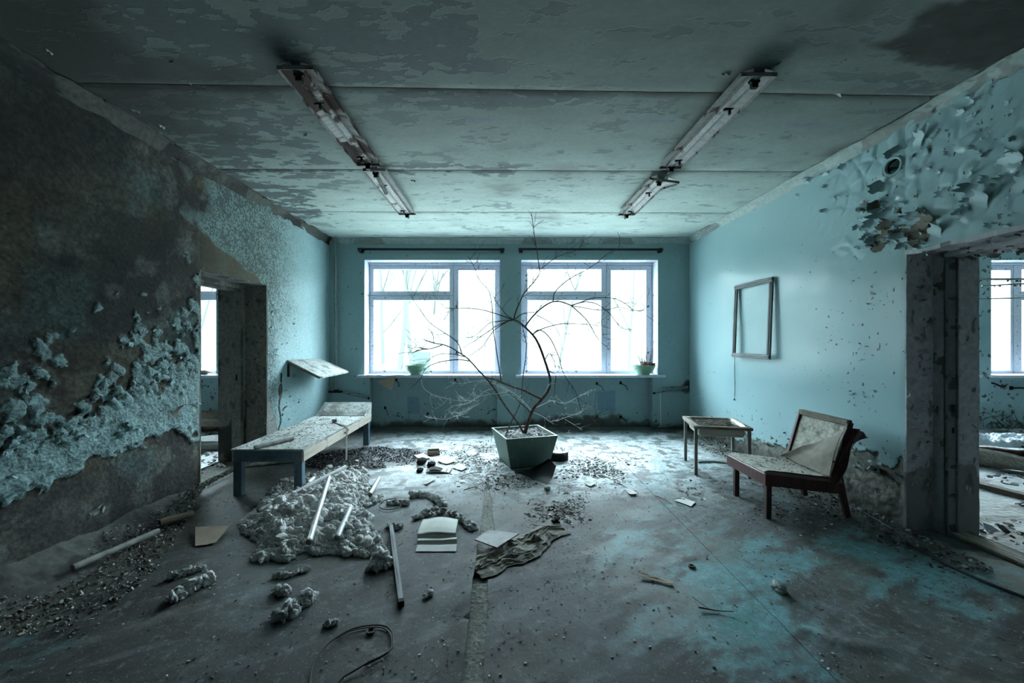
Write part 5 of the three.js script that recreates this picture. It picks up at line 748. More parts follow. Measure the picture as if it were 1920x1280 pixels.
// litter left of the planter: box, papers, charred rag, open book
{ const p = onPlane(813, 851), T = thing('small_box', 'small open cardboard box beside the planter', 'box', [p.x, 0, p.z], 0.25); parts('box_side', [box(0.14, 0.05, 0.005, [0, 0.025, 0.06]), box(0.14, 0.05, 0.005, [0, 0.025, -0.06]), box(0.005, 0.05, 0.12, [-0.07, 0.025, 0]), box(0.005, 0.05, 0.12, [0.07, 0.025, 0])].map((g) => g.translate(T.position.x, 0, T.position.z)), MAT.card, T); mesh('box_bottom', box(0.14, 0.004, 0.12, [0, 0.003, 0]), MAT.soot, T); }
{ const p = onPlane(823, 884), T = thing('open_book', 'charred open book with pale page edges on the littered floor', 'book', [p.x, 0, p.z], -0.08); for (const s of [-1, 1]) mesh('page_block', sheet(12, 6, (u, v) => [s > 0 ? u * 0.12 : -0.12 + u * 0.12, 0.012 + 0.014 * Math.sin((s > 0 ? 1 - u : u) * 1.5), -lerp(-0.055, 0.055, v), u, v], 0.012), MAT.paper, T); mesh('cover', box(0.26, 0.004, 0.12, [0, 0.002, 0]), MAT.soot, T); mesh('burnt_page', sheet(10, 6, (u, v) => [-0.11 + u * 0.2, 0.03 + 0.012 * Math.sin(u * 5), -lerp(-0.05, 0.045, v), u, v], 0.002), MAT.soot, T); }
for (const [u, v, s, l] of [[790, 869, 0.055, 'round charred lump beside the open book'], [808, 874, 0.045, 'charred rag lump touching the open book'], [787, 884, 0.035, 'small charred lump in front of the round one']]) { const p = onPlane(u, v), T = thing('charred_lump', l, 'lump', [p.x, 0, p.z]); const g = TUFT[(u | 0) % 3].clone(); g.scale(s, s * 0.8, s); g.translate(0, s * 0.55, 0); mesh('lump', g, MAT.soot, T); }
for (const [P, l] of [[[776, 856, 790, 864, 808, 860, 794, 852], 'grubby paper beside the small box'], [[820, 866, 838, 872, 856, 866, 838, 860], 'white paper behind the open book'], [[848, 878, 866, 884, 878, 878, 860, 870], 'pale paper to the right of the open book'], [[792, 907, 800, 910, 818, 900, 812, 898], 'thin paper strip on the pale floor in front of the open book'], [[1095, 908, 1108, 914, 1118, 908, 1104, 902], 'white scrap on the floor beyond the torn black sheet'], [[1170, 918, 1182, 930, 1196, 928, 1184, 920], 'folded white scrap by the floor seam']]) paperSheet('paper_scrap', l, 'paper', [0, 2, 4, 6].map((i) => onPlane(P[i], P[i + 1])).map((p) => [p.x, -p.z]), 0.005, MAT.paper, 0.012);
for (const [u, v, l] of [[1297, 1063, 'small dark ring of rubber on the floor seam'], [695, 1186, 'small rusty ring inside the wire loop']]) { const p = onPlane(u, v), T = thing('ring', l, 'ring', [p.x, 0, p.z]); const g = new THREE.TorusGeometry(0.016, 0.006, 8, 24); g.rotateX(Math.PI / 2); g.translate(0, 0.007, 0); mesh('band', g, MAT.darkLeg, T); }
for (const [u, v, k, l] of [[1040, 960, 3, 'dark broken heel lying beyond the rag']]) { const p = onPlane(1040, 978), T = thing('heel', l, 'scrap', [p.x, 0, p.z], 0.6); mesh('block', box(0.05, 0.02, 0.03, [0, 0.012, 0], [0, 0, 0.1], 0.006), MAT.soot, T); mesh('plate', box(0.04, 0.012, 0.03, [0.02, 0.026, 0.01], [0.2, 0.3, 0.2], 0.004), MAT.soot, T); }
for (const [P, l] of [[[1310, 1138, 1330, 1142, 1352, 1145, 1375, 1146], 'long dry stalk lying on the worn floor nearest the camera side'], [[1232, 930, 1250, 938, 1262, 946], 'dry twig across the floor seam by the paper'], [[1158, 905, 1172, 912, 1186, 922], 'dark twig near the folded scrap'], [[860, 895, 880, 888, 905, 884], 'dry twig lying left of the planter'], [[870, 918, 890, 912, 908, 902], 'bent twig by the torn floor joint']]) {
  const c = onPlane(P[2], P[3]), T = thing('twig', l, 'twig', [c.x, 0, c.z]), pts = []; for (let i = 0; i < P.length; i += 2) pts.push(onPlane(P[i], P[i + 1], 0.006 + rr(0, 0.012))); wmesh('stem', tube(pts, (t) => 0.005 * (1 - 0.6 * t), 6, 14), MAT.bark, T); const b = pts[1], e = b.clone().add(V3(rr(-0.06, 0.06), 0.02, rr(-0.08, 0.02))); wmesh('side_shoot', tube([b, b.clone().lerp(e, 0.5), e], 0.002, 5, 3), MAT.bark, T); }
// ---------------------------------------------------------------- litter nobody could count
seed(400);
const floorY = (p) => [p.x, FH(p.x, -p.z) + 0.002, p.z], px2 = (u0, u1, v0, v1) => onPlane(rr(u0, u1), rr(v0, v1));
const G3 = [[120, 122, 116], [92, 90, 84], [60, 58, 54], [104, 106, 100], [170, 174, 170]];
tag(chips(scene, 'paint_chips', 30000, () => { const x = rr(XL + 0.05, XR - 0.05), d = 1.5 + 4.8 * Math.pow(rnd(), 1.25); const q = fbm(x * 3.5 + 3, d * 3.5, 4); if (rnd() > 0.12 + 2.2 * Math.max(0, q - 0.48) + 2 * Math.max(0, fbm(x * 12, d * 12 + 5, 2) - 0.68)) return null; return [x, FH(x, d) + 0.002, -d]; }, 0.0014, 0.0105, G3, null, { pow: 3.8, tilt: 0.35 }), 'paint chips and crumbs strewn over the whole floor', null, null, 'stuff');
{ const m = mesh('rubble_bank', sheet(120, 14, (s, t) => { const d = lerp(1.7, 3.66, s), w = (0.2 + 0.16 * fbm(d * 3, 5, 3)) * sst(3.68, 3.3, d), x = XL + 0.02 + w * t; return [x, 0.001 + (0.085 + 0.05 * fbm(d * 4, 1, 3)) * sst(3.68, 3.3, d) * (1 - t) ** 1.6 + 0.02 * fbm(x * 20, d * 20, 3) * (1 - t), -d, x, d]; }, 0.004), MAT.darkPlaster); tag(m, 'sloping bank of grey plaster dust against the foot of the dark mouldy wall', null, null, 'stuff'); }
tag(chips(scene, 'rubble', 9000, () => { const d = rr(1.9, 4.4), x = XL + 0.02 + 0.75 * Math.pow(rnd(), 2.2) * sst(4.6, 2.6, d + 0.6); return [x, 0.004 + 0.09 * sst(-2.5, XL, x) * (0.6 + 0.4 * rnd()), -d]; }, 0.003, 0.016, [[112, 110, 100], [136, 138, 128], [84, 82, 74], [160, 164, 156]], null, { tilt: 1.2, thick: 2.5, pow: 2 }), 'crumbled plaster rubble along the foot of the dark mouldy wall', null, null, 'stuff');
tag(chips(scene, 'plaster_crumbs', 2600, () => { const d = rr(2.4, 5.9), x = XR - 0.03 - 0.35 * Math.pow(rnd(), 1.8); return [x, 0.002 + 0.03 * sst(2.8, XR, x) * rnd(), -d]; }, 0.004, 0.024, [[110, 108, 100], [140, 150, 146], [72, 70, 64], [96, 120, 118]], null, { tilt: 1.2, thick: 2, pow: 2 }), 'plaster crumbs and fallen paint along the foot of the teal wall', null, null, 'stuff');
const leafGeo = () => grid(3, 2, (s, t) => [(s - 0.5) * 2 * (1 - 0.5 * Math.abs(t - 0.5)), 0.2 * Math.sin(s * 3.1) + 0.2 * (t - 0.5) ** 2, -(t - 0.5) * 1.2]);
const leafMat = new THREE.MeshStandardMaterial({ color: 0xffffff, roughness: 0.9, side: THREE.DoubleSide });
tag(chips(scene, 'dead_leaves', 4200, () => { const k = rnd(), q = k < 0.22 ? [895, 855, 40, 18] : k < 0.5 ? [1120, 882, 55, 20] : k < 0.62 ? [960, 900, 80, 18] : k < 0.76 ? [1050, 952, 40, 24] : k < 0.86 ? [820, 862, 60, 18] : k < 0.93 ? [1330, 890, 90, 35] : [1480, 960, 80, 30]; const n = () => rnd() + rnd() + rnd() - 1.5, v = q[1] + n() * q[3] * 1.3; if (v < 825) return null; const p = onPlane(q[0] + n() * q[2] * 1.3, v); if (p.x > 2.95) return null; const c = fbm(p.x * 5, p.z * 5, 3); return c < 0.4 ? null : floorY(p); }, 0.004, 0.017, [[72, 66, 58], [98, 90, 78], [50, 47, 44], [130, 126, 114], [190, 192, 188]], null, { geo: leafGeo(), mat: leafMat, tilt: 0.6, pow: 1.5 }), 'dead leaves and flakes scattered round the planter', null, null, 'stuff');
tag(chips(scene, 'charred_litter', 6000, () => { const a = rr(0, 6.3), r = Math.sqrt(rnd()); const x = -1.72 + Math.cos(a) * r * 0.75, d = 4.8 + Math.sin(a) * r * 0.48; if (fbm(x * 4, d * 4, 3) < 0.35) return null; return [x, 0.002 + 0.012 * rnd(), -d]; }, 0.003, 0.017, [[20, 21, 24], [28, 28, 32], [14, 14, 16], [26, 28, 30], [30, 30, 34], [22, 22, 26], [24, 25, 28], [170, 180, 186]], null, { tilt: 0.8, pow: 2 }), 'charred flakes covering the burnt patch beside the couch', null, null, 'stuff');
{ const tw = []; seed(420); for (let i = 0; i < 240; i++) { const k = rnd(), p = k < 0.3 ? px2(850, 960, 840, 915) : k < 0.6 ? px2(1040, 1200, 860, 930) : k < 0.7 ? px2(1000, 1110, 930, 990) : px2(1250, 1600, 870, 960); const a = rr(0, 6.3), l = rr(0.02, 0.1), e = p.clone().add(V3(Math.cos(a) * l, 0, Math.sin(a) * l)); if (p.x > 2.9 || e.x > 2.9 || Math.hypot(p.x - 0.23, p.z + 4.63) < 0.45 || Math.hypot(p.x - 0.655, p.z + 4.75) < 0.24 || (p.x > 1.95 && p.z < -3.0 && p.z > -3.8)) continue; p.y = e.y = 0.006; tw.push(tube([p, p.clone().lerp(e, 0.5).add(V3(rr(-0.01, 0.01), 0.006, rr(-0.01, 0.01))), e], rr(0.001, 0.0026), 4, 3)); }
  const m = mesh('twig_litter', tw, MAT.bark); tag(m, 'bits of broken twig littering the floor round planter and chair', null, null, 'stuff'); }
for (const [u, v, s, l] of [[660, 885, 0.03, 'pale lump at the edge of the burnt patch'], [617, 878, 0.035, 'white crumpled lump on the burnt patch by the long lamp tube'], [668, 866, 0.022, 'small white fragment in the middle of the burnt patch'], [1026, 918, 0.03, 'pale clod on the floor in front of the torn black sheet']]) { const p = onPlane(u, v), T = thing('plaster_lump', l, 'lump', [p.x, 0, p.z]); const g = new THREE.IcosahedronGeometry(s, 2), q = g.attributes.position; for (let i = 0; i < q.count; i++) { const k = 0.7 + 0.6 * vn3(q.getX(i) * 40 + u, q.getY(i) * 40, q.getZ(i) * 40); q.setXYZ(i, q.getX(i) * k, q.getY(i) * k * 0.7, q.getZ(i) * k); } g.computeVertexNormals(); g.translate(0, s * 0.5, 0); mesh('clod', g, MAT.paper, T); }
// ---------------------------------------------------------------- paint peeling off the walls, flake by flake
MAT.flake = surf(flat(0.5, 256, PT, (x, y, o) => { const f = fbm(x * 20, y * 20, 3); mul3(o, 0.86 + 0.25 * f); o[4] = 0.5; }), 0.0005);
MAT.flakeBack = surf(flat(0.5, 256, [120, 116, 104], (x, y, o) => { const f = fbm(x * 20, y * 20, 3); mul3(o, 0.75 + 0.4 * f); o[4] = 0.9; }), 0.0005);
// a flake in its own axes: attached along its foot (t = 0), lying in the xy plane and curling up towards +z
function flakeGeo(k, curl) {
  return grid(6, 8, (s, t) => { const jag = (n) => lerp(HT[k * 31 + n + Math.floor(t * 5)], HT[k * 31 + n + Math.floor(t * 5) + 1], t * 5 % 1), w = s < 0.5 ? 0.25 + 0.85 * jag(0) : 0.25 + 0.85 * jag(9), x = (s - 0.5) * 2 * w * (1 - 0.35 * t) * 0.6 + 0.3 * (HT[k * 17 + 3] - 0.5) * t, e = t > 0.8 ? 0.5 * (HT[k * 13 + Math.round(s * 6)] - 0.5) * (t - 0.8) * 5 : 0, a = (t + e) * curl, r = 1 / curl; return [x, r * Math.sin(a), 0.015 + r * (1 - Math.cos(a)), x * 0.1, t * 0.1]; });
}
const FLK = [...Array(8)].map((_, k) => flakeGeo(k, [0.5, 0.9, 1.4, 2.0, 2.7, 0.7, 1.1, 3.4][k]));
function flakeOn(wall, side, d, y, size, kind, ang, mat = MAT.flake, wide = 1) {
  const m = new THREE.Mesh(FLK[kind], mat); m.name = partNameFast('paint_flake', wall); m.castShadow = m.receiveShadow = true;
  const n = side === 'left' ? V3(1, 0, 0) : side === 'right' ? V3(-1, 0, 0) : V3(0, 0, 1), up = V3(0, 1, 0).applyAxisAngle(n, ang), x = new THREE.Vector3().crossVectors(up, n);
  const pos = side === 'left' ? at(XL + leftRelief(d, y) - 0.001, y, d) : side === 'right' ? at(XR - rightRelief(d, y) + 0.001, y, d) : at(d, y, DF - 0.004);
  m.matrixAutoUpdate = true; m.quaternion.setFromRotationMatrix(new THREE.Matrix4().makeBasis(x, up, n)); m.position.copy(pos); m.scale.set(size * wide, size, size); wall.add(m); return m;
}
const fcount = new Map(); function partNameFast(n, p) { const k = fcount.get(p) ?? 0; fcount.set(p, k + 1); return k ? n + '_' + String(k).padStart(3, '0') : n; }
const wallPx = (u, v, X) => { const d = X * FOC / (u - CX); return [d, EYE - (v - CY) * d / FOC]; };
{
  seed(600); const R = (u, v, s, k, a, b = 1, m) => { const [d, y] = wallPx(u, v, XR); flakeOn(wr, 'right', d, y, s, k, a, m, b); };
  // the big curls under the cornice and over the doorway
  R(1665, 350, 0.14, 3, 1.4, 0.8); R(1652, 385, 0.13, 4, 1.6, 0.8, MAT.flakeBack); R(1668, 405, 0.14, 2, 1.2, 0.9); R(1640, 425, 0.1, 3, 0.8); R(1715, 420, 0.11, 2, 0.3, 1.2); R(1728, 432, 0.13, 1, -0.4, 1.1, MAT.flakeBack); R(1690, 452, 0.1, 3, 0.4, 1); R(1636, 452, 0.08, 4, 1.0); R(1748, 440, 0.12, 2, -0.6, 1.1); R(1670, 440, 0.12, 1, 0.6, 1.2, MAT.flakeBack);
  R(1700, 268, 0.1, 2, 2.2); R(1680, 285, 0.08, 3, 1.8); R(1722, 280, 0.13, 1, -0.3, 0.8); R(1740, 300, 0.1, 1, 0.2, 0.6); R(1830, 385, 0.14, 2, -0.6, 1); R(1812, 405, 0.09, 3, 0.5); R(1830, 360, 0.1, 2, 0.9); R(1880, 320, 0.13, 1, -0.7, 1.2); R(1900, 300, 0.12, 3, -0.8); R(1890, 350, 0.09, 2, 0.2); R(1865, 345, 0.07, 1, 0.9); R(1912, 360, 0.1, 1, -0.2);
  for (const [u, v] of [[1500, 370], [1512, 345], [1525, 340], [1548, 330], [1556, 352], [1565, 378], [1555, 400], [1572, 372], [1585, 315], [1562, 310]]) R(u, v, rr(0.05, 0.1), 2 + Math.floor(rr(0, 3)), rr(-0.6, 1.4), rr(0.5, 1));
  for (let i = 0; i < 75; i++) R(rr(1605, 1740), rr(380, 478), rr(0.025, 0.07), Math.floor(rr(0, 5)), rr(-1.2, 1.2), rr(0.6, 1.3), rnd() < 0.2 ? MAT.flakeBack : MAT.flake);
  for (let i = 0; i < 60; i++) R(rr(1720, 1915), rr(180, 440), rr(0.015, 0.06), Math.floor(rr(0, 4)), rr(-1.5, 1.5), rr(0.5, 1.3));
  for (const [u, v, n, su, sv] of [[1605, 530, 9, 10, 30], [1635, 545, 8, 12, 30], [1570, 620, 14, 22, 40], [1618, 660, 12, 25, 22], [1650, 600, 6, 20, 70], [1610, 760, 20, 30, 25], [1535, 690, 6, 30, 30], [1700, 690, 4, 6, 60], [1345, 740, 10, 18, 90], [1400, 600, 5, 20, 20], [1330, 590, 4, 10, 40]]) for (let i = 0; i < n; i++) { const uu = u + rr(-su, su); if (uu < 1300) continue; R(uu, v + rr(-sv, sv), rr(0.01, 0.03), Math.floor(rr(0, 3)), rr(-1.5, 1.5), rr(0.4, 1)); }
  for (let i = 0; i < 85; i++) { const u = rr(1320, 1695), [d] = wallPx(u, 640, XR), y = lerp(0.44, 0.22, sst(3.2, 5.2, d)) + rr(-0.14, 0.1); flakeOn(wr, 'right', d, y, rr(0.02, 0.065), Math.floor(rr(0, 5)), rr(-1.6, 1.6), rnd() < 0.35 ? MAT.flakeBack : MAT.flake, rr(0.5, 1.2)); }
  // left wall: torn strips by the doorway
  const L = (u, v, s, k, a, b = 1, m) => { const [d, y] = wallPx(u, v, XL); flakeOn(wl, 'left', d, y, s, k, a, m, b); };
  L(326, 782, 0.22, 3, 0.05, 0.35, MAT.flakeBack); L(330, 690, 0.12, 3, 0.1, 0.4, MAT.flakeBack); L(318, 680, 0.1, 2, -0.4, 0.5, MAT.flakeBack); L(322, 720, 0.09, 2, 0.4, 0.6); L(345, 700, 0.06, 2, 0.2); L(527, 745, 0.14, 2, 0.3, 0.5, MAT.flakeBack); L(531, 770, 0.12, 3, -0.2, 0.5, MAT.flakeBack);
  for (const [u, v, s, a] of [[186, 962, 0.07, 0.4], [172, 966, 0.06, -0.6], [200, 955, 0.05, 0.9], [160, 1012, 0.06, 1.2], [178, 1008, 0.07, 0.8], [140, 1020, 0.05, 1.5], [125, 890, 0.04, 0], [82, 925, 0.045, 0.4]]) L(u, v, s, 1, a, 1, MAT.whitewash);
  for (let i = 0; i < 120; i++) { const u = rr(5, 372), [d] = wallPx(u, 640, XL), y = rr(0.5, 1.7); if (leftPaintMask(d, y) > 0.4 && rnd() < 0.8) flakeOn(wl, 'left', d, y, rr(0.02, 0.055), Math.floor(rr(0, 5)), rr(-1.5, 1.5), MAT.flake, rr(0.6, 1.3)); }
  for (let i = 0; i < 70; i++) { const u = rr(500, 560), v = rr(520, 790); L(u, v, rr(0.015, 0.05), Math.floor(rr(0, 4)), rr(-1.5, 1.5), rr(0.5, 1)); }
  // doorway facing: bare curls of white paint
  for (let i = 0; i < 46; i++) { const m = new THREE.Mesh(FLK[Math.floor(rr(0, 5))], MAT.jambPaint), s = rr(0.02, 0.06); m.name = partNameFast('paint_flake', d2); m.position.set(rr(XR + 0.02, XR + 0.19), Math.pow(rnd(), 0.8) * 1.7 + 0.15, -DRF + 0.009); m.rotation.z = rr(-1.6, 1.6); m.scale.set(s * rr(0.4, 1), s, s); m.castShadow = m.receiveShadow = true; d2.add(m); }
  for (let i = 0; i < 60; i++) { const m = new THREE.Mesh(FLK[Math.floor(rr(0, 7))], rnd() < 0.5 ? MAT.jambPaint : MAT.flakeBack), s = rr(0.02, 0.06); m.name = partNameFast('paint_flake', d2); m.position.set(rr(XR + 0.02, XR + 0.42), HD - (0.02), -rr(DRN + 0.1, DRF - 0.02)); if (m.position.x > XR + 0.2) m.position.y = HD - 0.065; m.rotation.set(Math.PI / 2 + rr(-0.3, 0.3), 0, rr(0, 6)); m.scale.set(s, s, s); m.castShadow = m.receiveShadow = true; d2.add(m); }
  for (let i = 0; i < 40; i++) { const m = new THREE.Mesh(FLK[Math.floor(rr(0, 5))], MAT.plaster), s = rr(0.02, 0.05); m.name = partNameFast('paint_flake', d1); m.position.set(XL - rr(0.02, 0.24), rr(0.1, 2.0), -DLF + 0.009); m.rotation.z = rr(-1.6, 1.6); m.scale.set(s * rr(0.4, 1), s, s); m.castShadow = m.receiveShadow = true; d1.add(m); }
  // bits hanging from the ceiling
  for (let i = 0; i < 90; i++) { const m = new THREE.Mesh(FLK[Math.floor(rr(0, 4))], MAT.whitewash), s = rr(0.015, 0.06), left = rnd() < 0.7; m.name = partNameFast('paint_flake', scene.getObjectByName('ceiling')); const x = left ? XL + 1.9 * Math.pow(rnd(), 1.4) + 0.1 : rr(1.2, 2.85), d = left ? rr(2.0, 5.2) : rr(2.2, 2.9); m.position.set(x, HC + 0.01, -d); m.rotation.set(Math.PI / 2, 0, rr(0, 6)); m.scale.set(s * rr(1, 2), s, s * 0.6); m.castShadow = m.receiveShadow = true; scene.getObjectByName('ceiling').add(m); }
  mesh('vent_collar', (() => { const g = new THREE.TorusGeometry(0.066, 0.012, 8, 36); g.rotateY(Math.PI / 2); g.translate(XR - 0.004, 2.745, -3.06); return g; })(), MAT.flake, wr);
  mesh('vent_bore', (() => { const g = new THREE.CylinderGeometry(0.062, 0.062, 0.07, 30, 1, true); g.rotateZ(Math.PI / 2); g.translate(XR + 0.035, 2.745, -3.06); return g; })(), new THREE.MeshStandardMaterial({ color: 0x2a2018, roughness: 0.95, side: THREE.DoubleSide }), wr);
}
// ---------------------------------------------------------------- the room beyond the right-hand doorway
{
  const plank = (label, a, b, w, h, mat, tilt = V3(0, 1, 0)) => { const c = a.clone().add(b).multiplyScalar(0.5), T = thing('plank', label, 'plank', [c.x, c.y, c.z]); wmesh('board', beam(a, b, w, h, 0.004, tilt), mat, T); return T; };
  plank('brown plank on the floor just beyond the doorway with the threshold', at(4.45, 0.03, 4.25), at(4.72, 0.03, 3.0), 0.09, 0.05, MAT.oldWood);
  plank('pale tilted board on the floor of the next room before the torn film', at(5.98, 0.06, 5.2), at(5.72, 0.06, 4.3), 0.14, 0.03, MAT.bareWood, V3(0.5, 0.85, 0));
  plank('thin lath lying behind the pale tilted board', at(5.0, 0.02, 5.75), at(6.1, 0.02, 5.45), 0.04, 0.02, MAT.oldWood);
  const film = new THREE.MeshPhysicalMaterial({ color: 0xb8c4cc, roughness: 0.35, side: THREE.DoubleSide, clearcoat: 0.5 });
  const T = thing('plastic_film', 'crumpled heap of torn plastic film under the window of the next room', 'film', [6.8, 0, -5.4]);
  wmesh('film', sheet(90, 50, (s, t) => { const x = lerp(6.2, 8.3, s), d = lerp(4.95, 5.85, t), r = 1 - Math.abs(2 * fbm(x * 2.5, d * 7 + x * 1.4, 4) - 1); return [x, 0.005 + 0.15 * Math.pow(r, 4) * Math.sin(Math.PI * clamp(t, 0.03, 0.97)), -d, x, d]; }, 0.004), film, T);
  stuff(wmesh('dark_strips', [...Array(26)].map(() => { const x = rr(6.3, 8), d = rr(5.0, 5.8), p = []; for (let i = 0; i < 5; i++) p.push(at(x + i * 0.09, 0.05 + rr(0, 0.06), d + rr(-0.08, 0.08))); return tube(p, rr(0.008, 0.018), 5, 10); }), MAT.dark, T));
  const Q = thing('cloth_roll', 'rolled mottled cloth lying on the floor of the next room', 'cloth', [5.55, 0, -4.2]);
  wmesh('roll', tube([at(5.3, 0.09, 4.62), at(5.42, 0.11, 4.4), at(5.55, 0.1, 4.15), at(5.7, 0.09, 3.95), at(5.95, 0.08, 3.8)], (t) => 0.09 + 0.02 * Math.sin(t * 9), 14, 30), MAT.stainCloth, Q);
  wmesh('outer_wrap', tube([at(5.34, 0.15, 4.55), at(5.5, 0.2, 4.3), at(5.66, 0.18, 4.1), at(5.86, 0.17, 3.9)], (t) => 0.05 + 0.015 * Math.sin(t * 14), 10, 24), MAT.leather, Q);
  wmesh('green_end', tube([at(5.27, 0.02, 4.75), at(5.25, 0.12, 4.66), at(5.3, 0.2, 4.55), at(5.38, 0.1, 4.5)], 0.03, 8, 16), MAT.enamel, Q);
  for (const [a, b, r, l] of [[at(7.5, 2.385, 6.3), at(10.4, 2.385, 6.3), 0.018, 'rusty rod stretched level across the window of the next room, topmost of three'], [at(7.5, 2.27, 6.24), at(10.4, 2.42, 6.24), 0.012, 'thin rod crossing the topmost one at a slant'], [at(7.5, 2.07, 6.3), at(10.4, 2.15, 6.3), 0.011, 'lowest thin teal rod across the window of the next room']]) {
    const c = a.clone().add(b).multiplyScalar(0.5), U = thing('rod', l, 'rod', [c.x, c.y, c.z]); wmesh('bar', rod(a, b, r, 8), MAT.pipe, U); if (r > 0.011) stuff(wmesh('hanging_rust', [...Array(30)].map(() => { const p = a.clone().lerp(b, rnd()); return box(rr(0.01, 0.04), rr(0.01, 0.04), 0.004, [p.x, p.y - r - 0.008, p.z], [rr(-0.4, 0.4), rr(-1, 1), rr(-0.5, 0.5)]); }), MAT.soot, U)); }
  for (const [x, y, l] of [[7.92, 0.7, 'curved pipe hook on the wall of the next room under its window'], [8.42, 0.62, 'dark broken hook on the wall of the next room']]) { const U = thing('radiator_hook', l, 'hook', [x, y, -6.45]); wmesh('shank', tube([at(x - 0.12, y + 0.02, 6.5), at(x - 0.04, y + 0.03, 6.42), at(x + 0.08, y - 0.02, 6.4), at(x + 0.14, y - 0.01, 6.4)], 0.013, 8, 14), MAT.soot, U); wmesh('wall_plate', box(0.05, 0.06, 0.012, [x - 0.12, y + 0.02, -6.51]), MAT.soot, U); }
  { const U = thing('pipe_stub', 'cut pipe end sticking out of the wall of the next room', 'pipe', [8.7, 0.68, -6.38]); wmesh('pipe', rod(at(8.62, 0.67, 6.38), at(9.4, 0.67, 6.4), 0.014), MAT.paleTwig, U); wmesh('cut_end', rod(at(8.58, 0.67, 6.38), at(8.63, 0.67, 6.38), 0.018), MAT.soot, U); }
  { const st = [], U = thing('dry_vines', 'tangle of dry vines against the wall of the next room', 'plant', [8.2, 0, -6.35]); seed(640); for (let i = 0; i < 34; i++) { const x = rr(7.4, 9), p = [at(x, 0.02, rr(6.2, 6.4))]; let dx = rr(-0.06, 0.06), dy = rr(0.06, 0.14); for (let k = 1; k < 6; k++) { p.push(at(p[k - 1].x + dx, Math.max(0.02, p[k - 1].y + dy), rr(6.25, 6.4))); dy -= 0.045; dx += rr(-0.03, 0.03); } st.push(tube(p, 0.004, 4, 12)); } wmesh('stems', st, MAT.bark, U).userData.kind = 'stuff'; }
  tag(chips(scene, 'rubble', 2600, () => { const x = 3.5 + 4.5 * Math.pow(rnd(), 1.1), d = rr(2.4, 6.2); if (fbm(x * 1.5, d * 3, 3) < 0.42) return null; return [x, 0.004 + 0.02 * rnd(), -d]; }, 0.01, 0.06, [[130, 132, 126], [80, 78, 72], [176, 186, 190], [52, 50, 46]], null, { tilt: 0.7, pow: 2 }), 'broken plaster and shreds strewn over the floor of the next room', null, null, 'stuff');
  mesh('floor_covering', sheet(90, 70, (s, t) => { const x = lerp(XR + 0.44, 10.9, s), d = lerp(1.5, DF, t); return [x, 0.002 + 0.02 * fbm(x * 2, d * 5, 4) * sst(0, 0.02, s), -d, x, d]; }, 0.004), MAT.nextFloor = surf(tile(2, 512, (u, v, o) => { const x = u * 2, y = v * 2, f = fbm(x * 40, y * 40, 3), m = fbm(x * 3, y * 9, 5); set3(o, [168, 176, 178]); mix3(o, [84, 84, 80], sst(0.45, 0.66, m)); mul3(o, 0.8 + 0.35 * f); o[3] = f * 0.5 + m * 0.5; o[4] = 0.5; }), 0.012), scene.getObjectByName('floor'));
}
// ---------------------------------------------------------------- the room beyond the doorway on the left
{
  mesh('floor_covering', sheet(40, 40, (s, t) => { const x = lerp(-7.9, XL - 0.5, s), d = lerp(1.5, DF, t); return [x, 0.002 + 0.012 * fbm(x * 2, d * 5, 4), -d, x, d]; }, 0.004), MAT.nextFloor, scene.getObjectByName('floor'));
  { const a = at(-4.9, 0.17, 6.0), b = at(-3.6, 0.17, 6.05), T = thing('plank', 'blue-grey plank lying on rubble seen through the narrow doorway', 'plank', [-4.3, 0.17, -6.02]); wmesh('board', beam(a, b, 0.03, 0.11, 0.004), MAT.bareWood, T); parts('block', [box(0.1, 0.115, 0.1, [-4.7, 0.058, -6.03], [0, 0, 0], 0.01), box(0.1, 0.115, 0.1, [-3.8, 0.058, -6.04], [0, 0, 0], 0.01)], MAT.concrete, T); }
  { const T = thing('foam_slab', 'white foam slab on the floor seen through the narrow doorway', 'slab', [-4.0, 0, -5.25], 0.2); mesh('slab', new RoundedBoxGeometry(0.8, 0.1, 0.42, 3, 0.035).translate(0, 0.052, 0), MAT.paper, T); mesh('crumpled_top', sheet(20, 12, (s, t) => [lerp(-0.35, 0.35, s), 0.106 + 0.04 * fbm(s * 5, t * 5, 3), -lerp(-0.17, 0.17, t), s, t], 0.01), MAT.wool, T); }
  { const T = thing('rag', 'dirty pinkish rag lump against the wall of the narrow doorway room', 'rag', [-4.62, 0, -6.25]); const g = TUFT[1].clone(); g.scale(0.16, 0.2, 0.12); g.translate(0, 0.13, 0); mesh('cloth', g, MAT.card, T); }
  { const T = thing('rag', 'grey crumpled rag lying on the sill beyond the narrow doorway', 'rag', [-4.98, 0.866, -6.47]); const g = TUFT[2].clone(); g.scale(0.2, 0.06, 0.1); g.translate(0, 0.04, 0); mesh('cloth', g, MAT.fabric, T); }
  tag(chips(scene, 'rubble', 900, () => [rr(-5.2, -3.1), 0.006 + 0.02 * rnd(), -rr(3.6, 6.2)], 0.01, 0.05, [[150, 156, 156], [80, 78, 72], [190, 196, 198]], null, { tilt: 0.7, pow: 2 }), 'plaster shreds strewn through the narrow doorway into the next room', null, null, 'stuff');
}
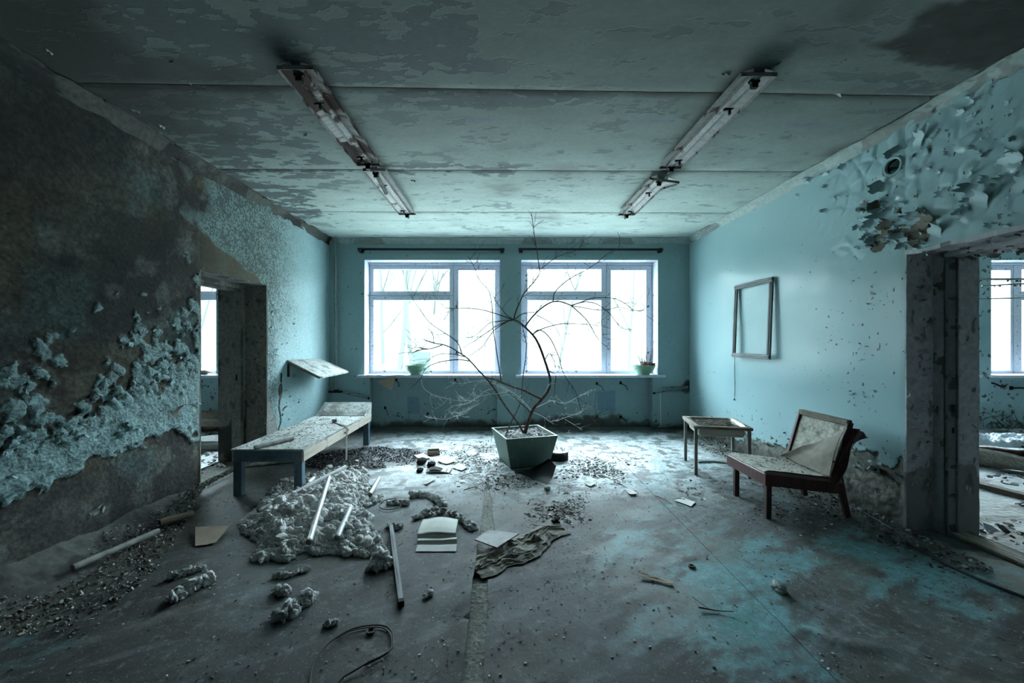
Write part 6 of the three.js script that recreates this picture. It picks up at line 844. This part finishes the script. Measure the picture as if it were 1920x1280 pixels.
// ---------------------------------------------------------------- bare trees and a brick building outside
{
  const barkOut = new THREE.MeshStandardMaterial({ color: 0x363936, roughness: 1 }); seed(700);
  const grow = (gs, p, dir, L, r, depth) => { const pts = [p]; let c = p; const n = 6; for (let i = 0; i < n; i++) { dir = dir.clone().add(V3(rr(-0.09, 0.09), 0.02, rr(-0.09, 0.09))).normalize(); c = c.clone().addScaledVector(dir, L / n); pts.push(c); } gs[depth].push(tube(pts, (t) => r * (1 - 0.6 * t), depth > 1 ? 5 : 9, 8)); if (depth < 3) for (let k = 0; k < (depth ? 4 : 7); k++) { const i = 2 + Math.floor(rnd() * (n - 1)); const d = dir.clone().multiplyScalar(0.6).add(V3(rr(-1, 1), rr(0.1, 0.7), rr(-1, 1)).multiplyScalar(0.75)).normalize(); grow(gs, pts[i], d, L * rr(0.35, 0.55), r * 0.42, depth + 1); } };
  for (const [u, d, r, lean, l] of [[742, 16, 0.15, 0.12, 'leaning bare tree outside the first window, thickest of those beyond it'], [772, 22, 0.16, 0.02, 'slim bare tree outside just right of the leaning one'], [718, 29, 0.15, -0.05, 'bare tree outside by the first window edge'], [806, 34, 0.16, 0.03, 'bare tree far outside behind the window post'], [1046, 26, 0.1, 0.08, 'bare tree far outside the second window'], [1180, 23, 0.09, -0.05, 'thin bare tree outside the narrow light of the second window'], [884, 44, 0.15, 0, 'faint bare tree far outside the narrow light of the first window'], [372, 24, 0.2, 0.05, 'bare tree outside the window beyond the narrow doorway']]) {
    const p = at((u - CX) / FOC * d, -0.75, d), T = thing('bare_tree', l, 'tree', [p.x, p.y, p.z], 0, 'bare trees outside'), gs = [[], [], [], []]; grow(gs, V3(0, -0.1, 0), V3(lean, 1, 0), 8.5, r, 0); mesh('trunk', gs[0], barkOut, T); for (const b of gs[1]) mesh('bough', b, barkOut, T); stuff(mesh('twigs', [...gs[2], ...gs[3]], barkOut, T));
  }
  const T = thing('brick_building', 'pale brick building corner outside the window of the next room', 'building', [14.6, -0.75, -12]);
  mesh('wall', box(3.6, 7, 5, [0, 3.5, 0], [0, 0, 0], 0.03), surf(tile(1, 512, (u, v, o) => { const row = Math.floor(v * 13), x = u * 4 + (row & 1) * 0.5, fx = x - Math.floor(x), fy = v * 13 - row, j = Math.min(fx * 0.25, (1 - fx) * 0.25, fy * 0.077, (1 - fy) * 0.077) < 0.006; set3(o, j ? [190, 190, 184] : [186, 172, 158]); mul3(o, 0.85 + 0.3 * hash(Math.floor(x), row)); o[3] = j ? 0.2 : 0.7; o[4] = 0.9; }), 0.01), T);
  mesh('roof_slab', box(3.9, 0.25, 5.3, [0, 7.1, 0], [0, 0, 0], 0.03), MAT.concrete, T);
}
renderer.render(scene, camera);
